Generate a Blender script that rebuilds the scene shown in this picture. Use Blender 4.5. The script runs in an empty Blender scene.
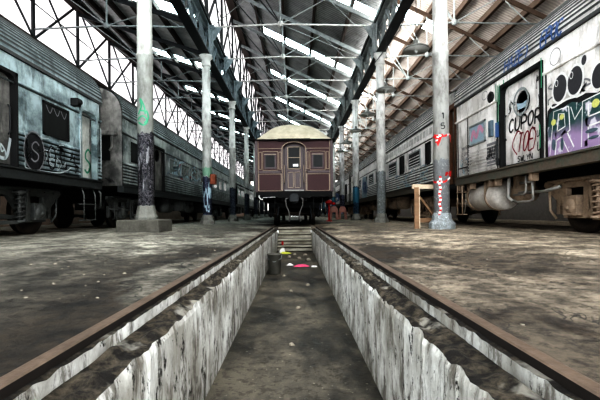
import bpy, math, random
from mathutils import Vector, Matrix, noise
random.seed(7)
PI = math.pi
scene = bpy.context.scene
COL = scene.collection
CX, CH = 0.02, 0.43            # camera x, camera height above the rail heads

# ------------------------------------------------------------------ helpers
def link(o, parent=None):
    COL.objects.link(o)
    if parent is not None:
        o.parent = parent
    return o

class MB:
    def __init__(s):
        s.v = []; s.f = []; s.m = []; s.mi = 0; s.sm = []
        s.smooth = False
    def add(s, vs, fs):
        b = len(s.v)
        s.v += [tuple(p) for p in vs]
        for f in fs:
            s.f.append(tuple(b + i for i in f)); s.m.append(s.mi); s.sm.append(s.smooth)
        return s
    def box(s, x0, x1, y0, y1, z0, z1):
        x0, x1 = min(x0, x1), max(x0, x1); y0, y1 = min(y0, y1), max(y0, y1); z0, z1 = min(z0, z1), max(z0, z1)
        vs = [(x0,y0,z0),(x1,y0,z0),(x1,y1,z0),(x0,y1,z0),(x0,y0,z1),(x1,y0,z1),(x1,y1,z1),(x0,y1,z1)]
        return s.add(vs, [(0,3,2,1),(4,5,6,7),(0,1,5,4),(1,2,6,5),(2,3,7,6),(3,0,4,7)])
    def bar(s, a, b, w, h=None, up=(0,0,1)):
        h = h or w
        a = Vector(a); b = Vector(b); d = (b-a).normalized(); up = Vector(up)
        if abs(d.dot(up)) > .98: up = Vector((0,1,0)) if abs(d.y) < .9 else Vector((1,0,0))
        r = d.cross(up).normalized(); u = r.cross(d).normalized()
        vs = []
        for p in (a, b):
            for i, j in ((-1,-1),(1,-1),(1,1),(-1,1)):
                vs.append(p + r*(i*w/2) + u*(j*h/2))
        return s.add(vs, [(0,3,2,1),(4,5,6,7),(0,1,5,4),(1,2,6,5),(2,3,7,6),(3,0,4,7)])
    def tube(s, pts, r, n=8, cap=True):
        pts = [Vector(p) for p in pts]
        sm = s.smooth; s.smooth = True
        vs = []; fs = []
        pr = None
        for k, p in enumerate(pts):
            if k == 0: d = pts[1]-pts[0]
            elif k == len(pts)-1: d = pts[-1]-pts[-2]
            else: d = (pts[k+1]-pts[k]).normalized() + (pts[k]-pts[k-1]).normalized()
            d.normalize()
            if pr is None:
                ref = Vector((0,0,1)) if abs(d.z) < .9 else Vector((0,1,0))
                pr = d.cross(ref).normalized()
            pr = (pr - d*pr.dot(d)).normalized()
            q = d.cross(pr)
            rr = r[k] if isinstance(r, (list, tuple)) else r
            for i in range(n):
                t = 2*PI*i/n
                vs.append(p + pr*(math.cos(t)*rr) + q*(math.sin(t)*rr))
        for k in range(len(pts)-1):
            for i in range(n):
                j = (i+1) % n
                fs.append((k*n+i, k*n+j, (k+1)*n+j, (k+1)*n+i))
        if cap:
            fs.append(tuple(reversed(range(n)))); fs.append(tuple((len(pts)-1)*n+i for i in range(n)))
        s.add(vs, fs); s.smooth = sm
        return s
    def lathe(s, c, prof, n=24, axis='z', rot=0, flat=False):
        # prof: list of (radius, along)
        sm = s.smooth; s.smooth = not flat
        vs = []; fs = []
        for r, h in prof:
            for i in range(n):
                t = 2*PI*i/n + rot
                a, b = r*math.cos(t), r*math.sin(t)
                if axis == 'z': p = (c[0]+a, c[1]+b, c[2]+h)
                elif axis == 'x': p = (c[0]+h, c[1]+a, c[2]+b)
                else: p = (c[0]+a, c[1]+h, c[2]-b)
                vs.append(p)
        m = len(prof)
        for k in range(m-1):
            for i in range(n):
                j = (i+1) % n
                fs.append((k*n+i, k*n+j, (k+1)*n+j, (k+1)*n+i))
        fs.append(tuple(reversed(range(n)))); fs.append(tuple((m-1)*n+i for i in range(n)))
        s.add(vs, fs); s.smooth = sm
        return s
    def prism_x(s, poly, x0, x1):   # polygon in (y,z) extruded along x
        n = len(poly)
        vs = [(x0,y,z) for y,z in poly] + [(x1,y,z) for y,z in poly]
        fs = [tuple(range(n)), tuple(reversed(range(n,2*n)))]
        for i in range(n):
            j = (i+1) % n
            fs.append((i, n+i, n+j, j))
        return s.add(vs, fs)
    def prism_y(s, poly, y0, y1):   # polygon in (x,z) extruded along y
        n = len(poly)
        vs = [(x,y0,z) for x,z in poly] + [(x,y1,z) for x,z in poly]
        fs = [tuple(range(n)), tuple(reversed(range(n,2*n)))]
        for i in range(n):
            j = (i+1) % n
            fs.append((i, n+i, n+j, j))
        return s.add(vs, fs)
    def sheet_y(s, prof, y0, y1):   # open profile (x,z) extruded along y
        n = len(prof)
        vs = [(x,y0,z) for x,z in prof] + [(x,y1,z) for x,z in prof]
        return s.add(vs, [(i, i+1, n+i+1, n+i) for i in range(n-1)])
    def quad(s, a, b, c, d):
        return s.add([a,b,c,d], [(0,1,2,3)])
    def build(s, name, mats, parent=None, bevel=0, recalc=True):
        me = bpy.data.meshes.new(name)
        off = Vector((0,0,0))
        p = parent
        while p is not None:
            off += p.location; p = p.parent
        me.from_pydata([tuple(Vector(v)-off) for v in s.v], [], s.f)
        if not isinstance(mats, (list, tuple)): mats = [mats]
        for m in mats: me.materials.append(m)
        me.polygons.foreach_set('material_index', s.m)
        me.polygons.foreach_set('use_smooth', s.sm)
        if recalc:
            import bmesh
            bm = bmesh.new(); bm.from_mesh(me)
            bmesh.ops.recalc_face_normals(bm, faces=bm.faces)
            bm.to_mesh(me); bm.free()
        me.update()
        o = bpy.data.objects.new(name, me)
        link(o, parent)
        if bevel:
            md = o.modifiers.new('bevel', 'BEVEL'); md.width = bevel; md.segments = 2; md.limit_method = 'ANGLE'
        return o

def build_each(mb, name, mats, parent=None, recalc=False, bevel=0):
    """one object per connected piece of the builder"""
    n = len(mb.v); par = list(range(n))
    def find(a):
        while par[a] != a: par[a] = par[par[a]]; a = par[a]
        return a
    for f in mb.f:
        for i in f[1:]: par[find(i)] = find(f[0])
    groups = {}
    for k, f in enumerate(mb.f): groups.setdefault(find(f[0]), []).append(k)
    out = []
    for ks in groups.values():
        m = MB(); idx = {}
        for k in ks:
            g = []
            for i in mb.f[k]:
                if i not in idx: idx[i] = len(m.v); m.v.append(mb.v[i])
                g.append(idx[i])
            m.f.append(tuple(g)); m.m.append(mb.m[k]); m.sm.append(mb.sm[k])
        out.append(m.build(name, mats, parent, bevel, recalc))
    return out

def thing(name, label, cat, loc=(0,0,0), group=None):
    o = bpy.data.objects.new(name, None); link(o)
    o.location = loc; o.empty_display_size = .3
    o['label'] = label; o['category'] = cat
    if group: o['group'] = group
    return o
def tag(o, label, cat, group=None):
    o['label'] = label; o['category'] = cat
    if group: o['group'] = group
    return o
def struct(o):
    o['kind'] = 'structure'; return o
def dup(root, dloc, label, group=None):
    r = root.copy(); COL.objects.link(r); r.location = root.location + Vector(dloc)
    r['label'] = label
    if group: r['group'] = group
    for ch in list(root.children):
        c = ch.copy(); COL.objects.link(c); c.parent = r
        for g in list(ch.children):
            d = g.copy(); COL.objects.link(d); d.parent = c
    return r
ORD = ['first','second','third','fourth','fifth','sixth','seventh','eighth','ninth','tenth','eleventh','twelfth','thirteenth','fourteenth','fifteenth','sixteenth','seventeenth','eighteenth','nineteenth','twentieth','twenty-first','twenty-second','twenty-third','twenty-fourth','twenty-fifth','twenty-sixth','twenty-seventh']

# ------------------------------------------------------------------ materials
class NT:
    def __init__(s, name):
        s.m = bpy.data.materials.new(name); s.m.use_nodes = True
        s.t = s.m.node_tree; s.n = s.t.nodes; s.l = s.t.links
        s.b = s.n['Principled BSDF']; s.tc = s.n.new('ShaderNodeTexCoord')
        s.co = s.tc.outputs['Object']
    def mapping(s, scale, loc=(0,0,0)):
        k = s.n.new('ShaderNodeMapping'); k.inputs['Scale'].default_value = scale; k.inputs['Location'].default_value = loc
        s.l.new(s.co, k.inputs['Vector']); return k.outputs[0]
    def noise(s, scale=1, detail=6, rough=.6, mp=(1,1,1), loc=(0,0,0), dist=0):
        k = s.n.new('ShaderNodeTexNoise'); k.inputs['Scale'].default_value = scale
        k.inputs['Detail'].default_value = detail; k.inputs['Roughness'].default_value = rough
        k.inputs['Distortion'].default_value = dist
        s.l.new(s.mapping(mp, loc), k.inputs['Vector']); return k.outputs['Fac']
    def ramp(s, fac, a, b, c0=(0,0,0,1), c1=(1,1,1,1)):
        if a < 0 or b > 1:
            q = s.n.new('ShaderNodeMapRange'); q.inputs[1].default_value = a; q.inputs[2].default_value = b
            s.l.new(fac, q.inputs[0]); fac = q.outputs[0]; a, b = 0.0, 1.0
        k = s.n.new('ShaderNodeValToRGB'); k.color_ramp.elements[0].position = a; k.color_ramp.elements[1].position = b
        k.color_ramp.elements[0].color = (*c0[:3],1); k.color_ramp.elements[1].color = (*c1[:3],1)
        s.l.new(fac, k.inputs[0]); return k.outputs[0]
    def mix(s, fac, a, b, mode='MIX'):
        k = s.n.new('ShaderNodeMix'); k.data_type = 'RGBA'; k.blend_type = mode
        for sock, val in ((k.inputs[0], fac), (k.inputs[6], a), (k.inputs[7], b)):
            if hasattr(val, 'links'): s.l.new(val, sock)
            elif isinstance(val, (int, float)): sock.default_value = val
            else: sock.default_value = (*val[:3], 1)
        return k.outputs[2]
    def math(s, op, a, b=0.0):
        k = s.n.new('ShaderNodeMath'); k.operation = op
        for sock, val in ((k.inputs[0], a), (k.inputs[1], b)):
            if hasattr(val, 'links'): s.l.new(val, sock)
            else: sock.default_value = val
        return k.outputs[0]
    def xyz(s):
        k = s.n.new('ShaderNodeSeparateXYZ'); s.l.new(s.co, k.inputs[0]); return k.outputs
    def wave(s, axis, scale, prof='SIN'):
        k = s.n.new('ShaderNodeTexWave'); k.bands_direction = axis; k.inputs['Scale'].default_value = scale
        k.wave_profile = prof
        s.l.new(s.co, k.inputs['Vector']); return k.outputs['Fac']
    def bump(s, h, strength=.3, dist=.02):
        k = s.n.new('ShaderNodeBump'); k.inputs['Strength'].default_value = strength; k.inputs['Distance'].default_value = dist
        s.l.new(h, k.inputs['Height']); s.l.new(k.outputs[0], s.b.inputs['Normal'])
    def out(s, col, rough=.7, metal=0.0):
        if hasattr(col, 'links'): s.l.new(col, s.b.inputs['Base Color'])
        else: s.b.inputs['Base Color'].default_value = (*col[:3],1)
        if hasattr(rough, 'links'): s.l.new(rough, s.b.inputs['Roughness'])
        else: s.b.inputs['Roughness'].default_value = rough
        s.b.inputs['Metallic'].default_value = metal
        return s.m

def simple(name, col, rough=.7, metal=0.0, dirt=.5, dcol=(.03,.025,.02), scale=3, bump=.15, stretch=(1,1,1)):
    t = NT(name)
    n = t.noise(scale, 8, .65, mp=stretch)
    f = t.ramp(n, .42, .72)
    f2 = t.math('MULTIPLY', f, dirt)
    n2 = t.noise(scale*5, 5, .6, mp=stretch, loc=(3,1,2))
    c = t.mix(f2, col, dcol)
    c = t.mix(.35, c, t.ramp(n2, .3, .75, tuple(k*.55 for k in col), tuple(min(1,k*1.4) for k in col)))
    if bump: t.bump(n2, bump, .01)
    return t.out(c, rough, metal)

M = {}
def build_materials():
    # concrete hall floor
    t = NT('worn_concrete')
    big = t.noise(.55, 7, .62, mp=(1,.45,1)); med = t.noise(3.2, 9, .72, mp=(1,.8,1), loc=(5,2,0)); fine = t.noise(26, 6, .7, loc=(1,9,0))
    X = t.xyz()
    grit = t.noise(11, 8, .8, mp=(1,1,1), loc=(4,4,1))
    base = t.mix(t.ramp(med, .38, .60), (.10,.09,.075), (.52,.49,.43))
    base = t.mix(t.math('MULTIPLY', t.ramp(grit, .48, .60), .7), base, (.05,.043,.035))
    ax = t.math('ABSOLUTE', X[0])
    # oil and dirt is thickest within two metres of the pit rails
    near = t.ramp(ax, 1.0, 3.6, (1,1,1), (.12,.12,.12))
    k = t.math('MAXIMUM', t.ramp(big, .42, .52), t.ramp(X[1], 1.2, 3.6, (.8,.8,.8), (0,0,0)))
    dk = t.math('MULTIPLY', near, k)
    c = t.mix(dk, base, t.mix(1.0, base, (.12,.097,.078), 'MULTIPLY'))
    # aisle further out: greener left, sandier right
    side = t.ramp(X[0], -1.0, 1.0)
    tint = t.mix(side, (.95,.97,.94), (1.08,.99,.88))
    c = t.mix(1.0, c, tint, 'MULTIPLY')
    chips = t.ramp(fine, .66, .74)
    chips = t.math('MULTIPLY', chips, t.ramp(med, .5, .6))
    c = t.mix(t.math('MULTIPLY', chips, .55), c, (.55,.53,.48))
    crack = t.ramp(t.math('ABSOLUTE', t.math('SUBTRACT', t.noise(1.3, 4, .6, loc=(7,7,0), dist=1.2), .5)), 0.0, .008, (1,1,1), (0,0,0))
    c = t.mix(t.math('MULTIPLY', crack, .8), c, (.01,.01,.01))
    h = t.math('ADD', t.math('MULTIPLY', med, .7), t.math('MULTIPLY', grit, .6))
    t.bump(h, 1.0, .05)
    M['floor'] = t.out(c, t.ramp(med, .3, .8, (.5,.5,.5), (.95,.95,.95)))
    # pit wall plaster
    def plaster(name, stainlo, stainhi):
        t = NT(name)
        st = t.noise(9, 10, .8, mp=(1,1,.3), dist=.3); big = t.noise(1.8, 8, .7, mp=(1,1,.7), loc=(2,2,2)); ch = t.noise(13, 10, .78, mp=(1,1,.45), loc=(8,1,4))
        X = t.xyz()
        c = t.mix(t.ramp(big, .40, .60), (.36,.345,.31), (.80,.80,.77))
        c = t.mix(t.math('MULTIPLY', t.ramp(st, .50, .58), .8), c, (.12,.105,.085))
        c = t.mix(t.ramp(ch, stainlo, stainhi), c, (.018,.015,.012))
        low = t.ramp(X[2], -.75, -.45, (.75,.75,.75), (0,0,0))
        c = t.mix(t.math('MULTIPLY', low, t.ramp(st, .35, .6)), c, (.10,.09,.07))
        t.bump(t.math('ADD', ch, st), .8, .015)
        return t.out(c, .9)
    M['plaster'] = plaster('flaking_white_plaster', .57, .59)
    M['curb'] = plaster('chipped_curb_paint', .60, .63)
    t = NT('ledge_dirt')
    n = t.noise(11, 9, .75); n2 = t.noise(3, 5, .6, loc=(4,4,4))
    c = t.mix(t.ramp(n, .45, .7), (.016,.013,.010), (.15,.125,.09))
    c = t.mix(t.math('MULTIPLY', t.ramp(n2, .6, .66), .5), c, (.45,.43,.38))
    t.bump(n, 1.0, .04); M['ledge'] = t.out(c, .95)
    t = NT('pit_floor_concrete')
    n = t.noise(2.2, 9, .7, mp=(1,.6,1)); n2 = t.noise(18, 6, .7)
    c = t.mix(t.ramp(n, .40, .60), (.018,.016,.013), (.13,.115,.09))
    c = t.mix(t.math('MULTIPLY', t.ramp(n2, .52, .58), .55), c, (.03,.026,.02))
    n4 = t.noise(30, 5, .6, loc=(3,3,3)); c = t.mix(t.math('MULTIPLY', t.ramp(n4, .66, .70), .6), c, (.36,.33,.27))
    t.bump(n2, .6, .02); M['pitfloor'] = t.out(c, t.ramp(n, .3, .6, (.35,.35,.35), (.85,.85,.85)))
    t = NT('step_concrete')
    n = t.noise(4, 6, .6, mp=(.5,1,1)); c = t.mix(t.ramp(n, .35, .66), (.16,.145,.115), (.42,.40,.34))
    t.bump(n, .5, .02); M['step'] = t.out(c, .9)
    # rails
    M['rail'] = simple('rusty_rail_steel', (.15,.112,.085), .55, .35, .6, (.03,.02,.015), 6, .3)
    M['railshade'] = simple('rail_and_riser_shade', (.02,.015,.012), .9, 0, .4)  # dark colour standing in for shade on rail sides and step risers
    # dirty glass in the roof: bright sky glow seen through grimy panes
    def glass(name, strength, col, lo, barscale=None, axis='Y'):
        t = NT(name)
        n = t.noise(.9, 6, .6); c = t.mix(t.ramp(n, .35, .7), lo, col)
        if barscale:
            w = t.wave(axis, barscale); c = t.mix(t.ramp(w, .04, .10, (1,1,1), (0,0,0)), c, (.10,.10,.10))
        c2 = t.noise(6, 6, .7, loc=(5,5,5)); c = t.mix(t.math('MULTIPLY', t.ramp(c2, .58, .72), .5), c, tuple(k*.5 for k in lo))
        t.out(c, .4)
        t.l.new(c, t.b.inputs['Emission Color']); t.b.inputs['Emission Strength'].default_value = strength
        t.b.inputs['Base Color'].default_value = (.2,.2,.2,1)
        for lk in list(t.l):
            if lk.to_socket == t.b.inputs['Base Color']: t.l.remove(lk)
        return t.m
    M['glass_wall'] = glass('grimy_roof_glazing', 1.05, (.98,.955,.97), (.44,.415,.43))
    M['glass_boosted'] = glass('boosted_clerestory_glass', 7.0, (1,.98,.95), (.8,.78,.75))  # glow raised above the other glazing to light right ceiling and train
    M['skylight_added'] = glass('added_rooflight_sheet', 4.0, (1,1,1), (.8,.82,.82))  # rooflights added out of view to light the foreground
    M['skylight'] = glass('rooflight_sheet', 6.5, (.88,1,1), (.50,.72,.75))
    M['glass_far'] = glass('far_end_glazing', 1.6, (1,.99,.96), (.6,.6,.58), .6, 'X')
    # roof sheets: corrugated
    def roof(name, a, b, seams=(.05,.045,.04)):
        t = NT(name)
        n = t.noise(.7, 7, .65, mp=(1,1,1)); n2 = t.noise(5, 6, .7, mp=(.3,1,1))
        c = t.mix(t.ramp(n, .3, .7), a, b); c = t.mix(t.math('MULTIPLY', t.ramp(n2, .55, .75), .6), c, seams)
        w = t.wave('Y', 2.1); c = t.mix(.35, c, t.mix(1.0, c, t.ramp(w, 0, 1, (.35,.35,.35), (1.2,1.2,1.2)), 'MULTIPLY'))
        t.bump(w, .5, .03); return t.out(c, .75)
    M['roof_nave'] = roof('nave_roof_sheet', (.16,.165,.17), (.42,.43,.43))
    M['roof_left'] = roof('left_roof_sheet', (.36,.36,.36), (.80,.79,.79))
    M['roof_right'] = roof('right_roof_boards', (.32,.285,.26), (.60,.56,.53), (.17,.12,.09))
    M['timber_dark'] = simple('dark_roof_timber', (.055,.042,.036), .85, 0, .5, (.015,.012,.010), 3)
    M['timber_right'] = simple('brown_roof_timber', (.075,.052,.038), .85, 0, .5, (.03,.02,.015), 3)
    M['iron_dark'] = simple('dark_iron', (.035,.038,.04), .6, .3, .5, (.012,.012,.012), 5)
    M['iron_grey'] = simple('grey_painted_iron', (.34,.37,.37), .55, .1, .7, (.06,.06,.055), 5)
    M['iron_blue'] = simple('bluegrey_painted_iron', (.25,.30,.32), .5, .15, .6, (.03,.035,.04), 5)
    M['iron_white'] = simple('pale_painted_iron', (.62,.62,.60), .55, .05, .5, (.12,.11,.10), 5)
    M['brick'] = simple('dusty_brick_wall', (.36,.27,.22), .9, 0, .6, (.1,.07,.06), 2)
    M['wallpale'] = simple('pale_wall', (.10,.095,.09), .9, 0, .6, (.12,.11,.1), 1.5)
    M['pedestal'] = simple('stone_pedestal', (.11,.105,.09), .9, 0, .7, (.03,.028,.022), 6, .5)
    # columns
    def column(name, top, low, h, band=None, bandz=None, marks=(.02,.02,.03)):
        t = NT(name)
        n = t.noise(4, 8, .7, mp=(1,1,.4)); n2 = t.noise(16, 6, .65, dist=1.5); X = t.xyz()
        c = t.mix(t.math('MULTIPLY', t.ramp(n, .46, .66), .7), top, (.13,.12,.11))
        hz = t.math('ADD', X[2], t.math('MULTIPLY', t.math('SUBTRACT', n, .5), .5))
        lowf = t.math('GREATER_THAN', h, hz)
        lc = t.mix(t.ramp(n2, .42, .56), low, marks)
        lc = t.mix(t.ramp(t.noise(9, 4, .6, loc=(3,3,9), dist=2), .6, .66), lc, tuple(min(1, k*1.6+.05) for k in low))
        c = t.mix(lowf, c, lc)
        if band:
            a = t.math('GREATER_THAN', hz, bandz[0]); b = t.math('LESS_THAN', hz, bandz[1])
            c = t.mix(t.math('MULTIPLY', t.math('MULTIPLY', a, b), .7), c, band)
        t.bump(n2, .25, .01)
        return t.out(c, .6)
    W = (.54,.55,.53)
    M['colL0'] = column('column_paint_tagged_purple_grey', (.36,.375,.35), (.20,.195,.21), 2.15)
    M['colL1'] = column('column_paint_dark_blue', (.54,.56,.54), (.11,.125,.19), 1.75, (.15,.38,.24), (1.78,2.12))
    M['colL2'] = column('column_paint_dark_base', W, (.12,.14,.18), 1.75)
    M['colR0'] = column('column_paint_light', (.44,.44,.42), (.30,.315,.325), 1.5, marks=(.26,.27,.28))
    M['colR1'] = column('column_paint_greyblue', (.62,.62,.60), (.30,.33,.34), 1.9, marks=(.20,.21,.21))
    M['colR2'] = column('column_paint_blue', (.72,.73,.72), (.06,.14,.22), 1.75, (.10,.32,.45), (.9,1.7))
    M['colR3'] = column('column_paint_lilac', (.72,.72,.73), (.28,.29,.42), 1.6)
    M['base_dark'] = simple('column_base_iron', (.20,.20,.18), .75, .1, .7, (.04,.035,.03), 8, .5)
    # trains
    def steel(name, a, b, rough=.36, metal=.35, dirt=(.02,.022,.02), hi=.6):
        t = NT(name)
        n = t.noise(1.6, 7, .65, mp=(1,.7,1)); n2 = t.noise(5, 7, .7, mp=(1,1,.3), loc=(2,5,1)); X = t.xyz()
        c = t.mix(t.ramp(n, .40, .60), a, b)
        n3 = t.noise(3.5, 5, .6, mp=(1,1.6,.8), loc=(9,5,3)); c = t.mix(t.math('MULTIPLY', t.ramp(n3, .56, .66), .5), c, tuple(min(.95, k*1.35) for k in b))  # pale patches painted in as glossy contrast
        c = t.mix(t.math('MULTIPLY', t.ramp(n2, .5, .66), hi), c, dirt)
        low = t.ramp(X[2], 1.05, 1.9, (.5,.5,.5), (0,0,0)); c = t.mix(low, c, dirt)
        t.bump(n2, .12, .01)
        return t.out(c, rough, metal)
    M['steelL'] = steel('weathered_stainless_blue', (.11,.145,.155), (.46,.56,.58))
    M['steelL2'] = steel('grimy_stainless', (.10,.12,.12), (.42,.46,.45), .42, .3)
    M['steelRoofL'] = steel('grimy_roof_stainless', (.13,.165,.17), (.32,.375,.385), .4, .3)
    M['steelR'] = steel('pale_stainless', (.80,.79,.77), (.98,.97,.95), .42, .15, (.10,.09,.085), .55)
    M['steelRoofR'] = steel('pale_roof_stainless', (.40,.40,.39), (.66,.66,.64), .42, .2, (.10,.09,.085), .5)
    M['whitepaint'] = steel('dirty_white_carbody', (.62,.60,.57), (.93,.91,.89), .5, .05, (.12,.105,.09), .6)
    M['roofgroove'] = simple('roof_rib_painted_shade', (.10,.105,.105), .6, .1, .4)  # shade between the roof ribs, put into the colour
    M['groove'] = simple('fluting_painted_shade', (.055,.065,.065), .6, .1, .4)  # shade under flutes and moulding, put into the colour
    M['endgrime'] = steel('grimy_grey_end', (.10,.10,.095), (.27,.265,.25), .6, .2)
    M['solebar'] = simple('flaking_solebar_paint', (.15,.125,.10), .7, .2, .7, (.05,.13,.11), 6)
    M['solebarL'] = simple('dark_solebar', (.05,.055,.055), .55, .4, .5)
    M['undergear'] = simple('black_underframe', (.010,.010,.010), .85, .0, .4, (.006,.006,.006), 6)
    M['bogieL'] = simple('oily_bogie_iron', (.12,.125,.12), .5, .4, .6, (.012,.012,.012), 6, .3)
    M['bogieR'] = simple('rusty_brown_bogie_iron', (.34,.265,.20), .7, .2, .6, (.045,.03,.022), 6, .3)
    M['tank'] = simple('pale_tank_paint', (.55,.52,.48), .55, .1, .7, (.12,.075,.05), 4, .3, (1,1,1))
    M['pipe'] = simple('pale_pipe', (.30,.29,.27), .5, .2, .5)
    M['hose'] = simple('grey_hose', (.15,.145,.14), .7, 0, .5)
    M['wheel'] = simple('worn_wheel_steel', (.06,.048,.038), .5, .5, .6, (.02,.015,.012), 5)
    M['darkglass'] = simple('dark_window_glass', (.004,.005,.005), .6, 0, .2, (.05,.05,.05), 4, 0)
    M['lightglass'] = simple('reflecting_window_glass', (.10,.13,.13), .15, 0, .5, (.02,.02,.02), 3, 0)
    M['blackrub'] = simple('black_rubber', (.008,.008,.008), .7, 0, .2)
    M['inner'] = simple('vestibule_lining', (.66,.67,.63), .6, 0, .6, (.06,.06,.05), 3)
    M['interior'] = simple('dark_interior', (.01,.01,.01), .9, 0, .2)
    M['browndoor'] = simple('brown_gangway_wood', (.13,.065,.035), .7, 0, .5)
    M['maroon'] = simple('maroon_coach_paint', (.052,.0155,.0165), .6, 0, .35, (.02,.008,.008), 4, .05)
    M['maroon_dk'] = simple('dark_maroon_paint', (.04,.012,.013), .4, 0, .35, (.01,.006,.006), 4, .05)
    M['cream'] = simple('cream_lining_paint', (.36,.29,.22), .6, 0, .3, (.2,.12,.08), 8, 0)
    t = NT('canvas_carriage_roof')
    n = t.noise(3, 7, .65); n2 = t.noise(14, 5, .6)
    c = t.mix(t.ramp(n, .35, .7), (.44,.40,.31), (.62,.57,.46)); c = t.mix(t.math('MULTIPLY', t.ramp(n2, .5, .7), .3), c, (.35,.28,.18))
    M['canvas'] = t.out(c, .85)
    def paint(name, c, rough=.5): return simple(name, c, rough, 0, .25, tuple(k*.5 for k in c), 8, 0)
    M['p_black'] = paint('black_spray_paint', (.012,.012,.014)); M['p_white'] = paint('white_spray_paint', (.82,.82,.80))
    M['p_red'] = paint('dark_red_spray_paint', (.22,.015,.03)); M['p_blue'] = paint('blue_spray_paint', (.06,.13,.30))
    M['p_green'] = paint('green_spray_paint', (.05,.28,.16)); M['p_ltblue'] = paint('pale_blue_spray_paint', (.36,.47,.53)); M['p_frost'] = paint('frosty_spray_paint', (.42,.47,.48))
    M['p_grey'] = paint('grey_spray_paint', (.22,.22,.23)); M['p_pink'] = paint('pink_spray_paint', (.62,.34,.45))
    M['p_yellow'] = paint('yellow_spray_paint', (.62,.62,.22)); M['p_char'] = paint('charcoal_spray_paint', (.05,.05,.055))
    M['p_slate'] = paint('slate_spray_paint', (.10,.14,.17))
    t = NT('teal_to_purple_spray_paint')
    X = t.xyz(); n = t.noise(4, 5, .6)
    c = t.mix(t.ramp(t.math('ADD', X[2], t.math('MULTIPLY', n, .25)), 1.60, 1.82), (.36,.27,.42), (.035,.085,.085))
    c = t.mix(t.ramp(t.noise(5, 3, .5, loc=(4,2,8)), .56, .62), c, (.62,.60,.66))
    M['p_fade'] = t.out(c, .5)
    M['tape_red'] = paint('red_tape', (.55,.03,.03)); M['tape_white'] = paint('white_tape', (.85,.82,.80))
    M['wood'] = simple('raw_timber', (.24,.155,.095), .8, 0, .6, (.09,.05,.03), 3, .3, (.3,1,1))
    M['wood_pale'] = simple('pale_weathered_timber', (.62,.52,.40), .8, 0, .5, (.25,.17,.11), 4, .3)
    M['enamel'] = simple('chipped_lamp_enamel', (.13,.135,.125), .45, .1, .5, (.05,.05,.045), 6)
    M['enamel_in'] = simple('lamp_inside_enamel', (.50,.50,.48), .5, 0, .5, (.12,.12,.11), 6)
    M['bucket'] = simple('dull_plastic_bin', (.085,.082,.07), .6, 0, .4)
    M['litter_pink'] = paint('pink_litter', (.75,.10,.22)); M['litter_white'] = paint('white_litter', (.8,.78,.75))
    M['litter_yellow'] = paint('yellow_green_litter', (.60,.62,.10)); M['litter_red'] = paint('red_litter', (.5,.03,.03))
    M['rust_box'] = simple('rusty_orange_box', (.22,.07,.035), .7, .1, .5)
    M['skinpink'] = simple('pale_pink_barrier_plastic', (.42,.22,.18), .6, 0, .3)
    M['debris'] = simple('ledge_crumbs', (.13,.115,.09), .95, 0, .6, (.03,.026,.02), 9, .4)
    M['rubble'] = simple('rubble', (.30,.27,.22), .95, 0, .5, (.08,.07,.05), 9, .4)
build_materials()

# ------------------------------------------------------------------ grids of the building
CY = [8.8 + 6.15*k for k in range(12)]             # column rows
TY = [8.8 + 3.075*k for k in range(-2, 24)]        # truss rows
Y0, Y1 = -4.0, 82.0
XC = 3.25; XO = 9.75
ZG0, ZG1 = 6.38, 7.50                               # lattice girder, underside and top
ZT = 7.43                                           # tie level
RIDGE = 11.15; EAVE = 7.95                          # nave and right bay roof at ridge (left side) and eave (right side)
LR, LE = 10.0, 7.85                                 # left bay

# ---- floor
def floor_half(sgn, name):
    mb = MB(); mb.smooth = True
    xs = [.775 + .06*i for i in range(10)]
    while xs[-1] < 12.2: xs.append(xs[-1] + .06 + (xs[-1]-.8)*.12)
    ys = [Y0, -2, -.5]; y = .2
    while y < Y1: ys.append(y); y += .05 + max(0, y-1)*.035
    ys.append(Y1)
    def z(x, y):
        t = min(1, max(0, (x-.8)/2.0)); t = t*t*(3-2*t)
        nz = noise.noise(Vector((x*sgn*1.7, y*1.7, 3)))*.012 + noise.noise(Vector((x*sgn*6, y*6, 9)))*.006
        return .075*t + nz*min(1, (x-.775)/.15) if x > .78 else -.004
    vs = [(sgn*x, y, z(x, y)) for y in ys for x in xs]
    n = len(xs)
    fs = [(j*n+i, j*n+i+1, (j+1)*n+i+1, (j+1)*n+i) for j in range(len(ys)-1) for i in range(n-1)]
    mb.add(vs, fs)
    return mb
mb = MB()
for s in (-1, 1):
    h = floor_half(s, 'floor'); b = len(mb.v); mb.v += h.v; mb.f += [tuple(b+i for i in f) for f in h.f]; mb.m += h.m; mb.sm += h.sm
# floor between the rails past the pit
mb.box(-.735, .735, 13.5, Y1, -.12, -.01)
fl = mb.build('floor', M['floor'], recalc=False); struct(fl)

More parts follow.
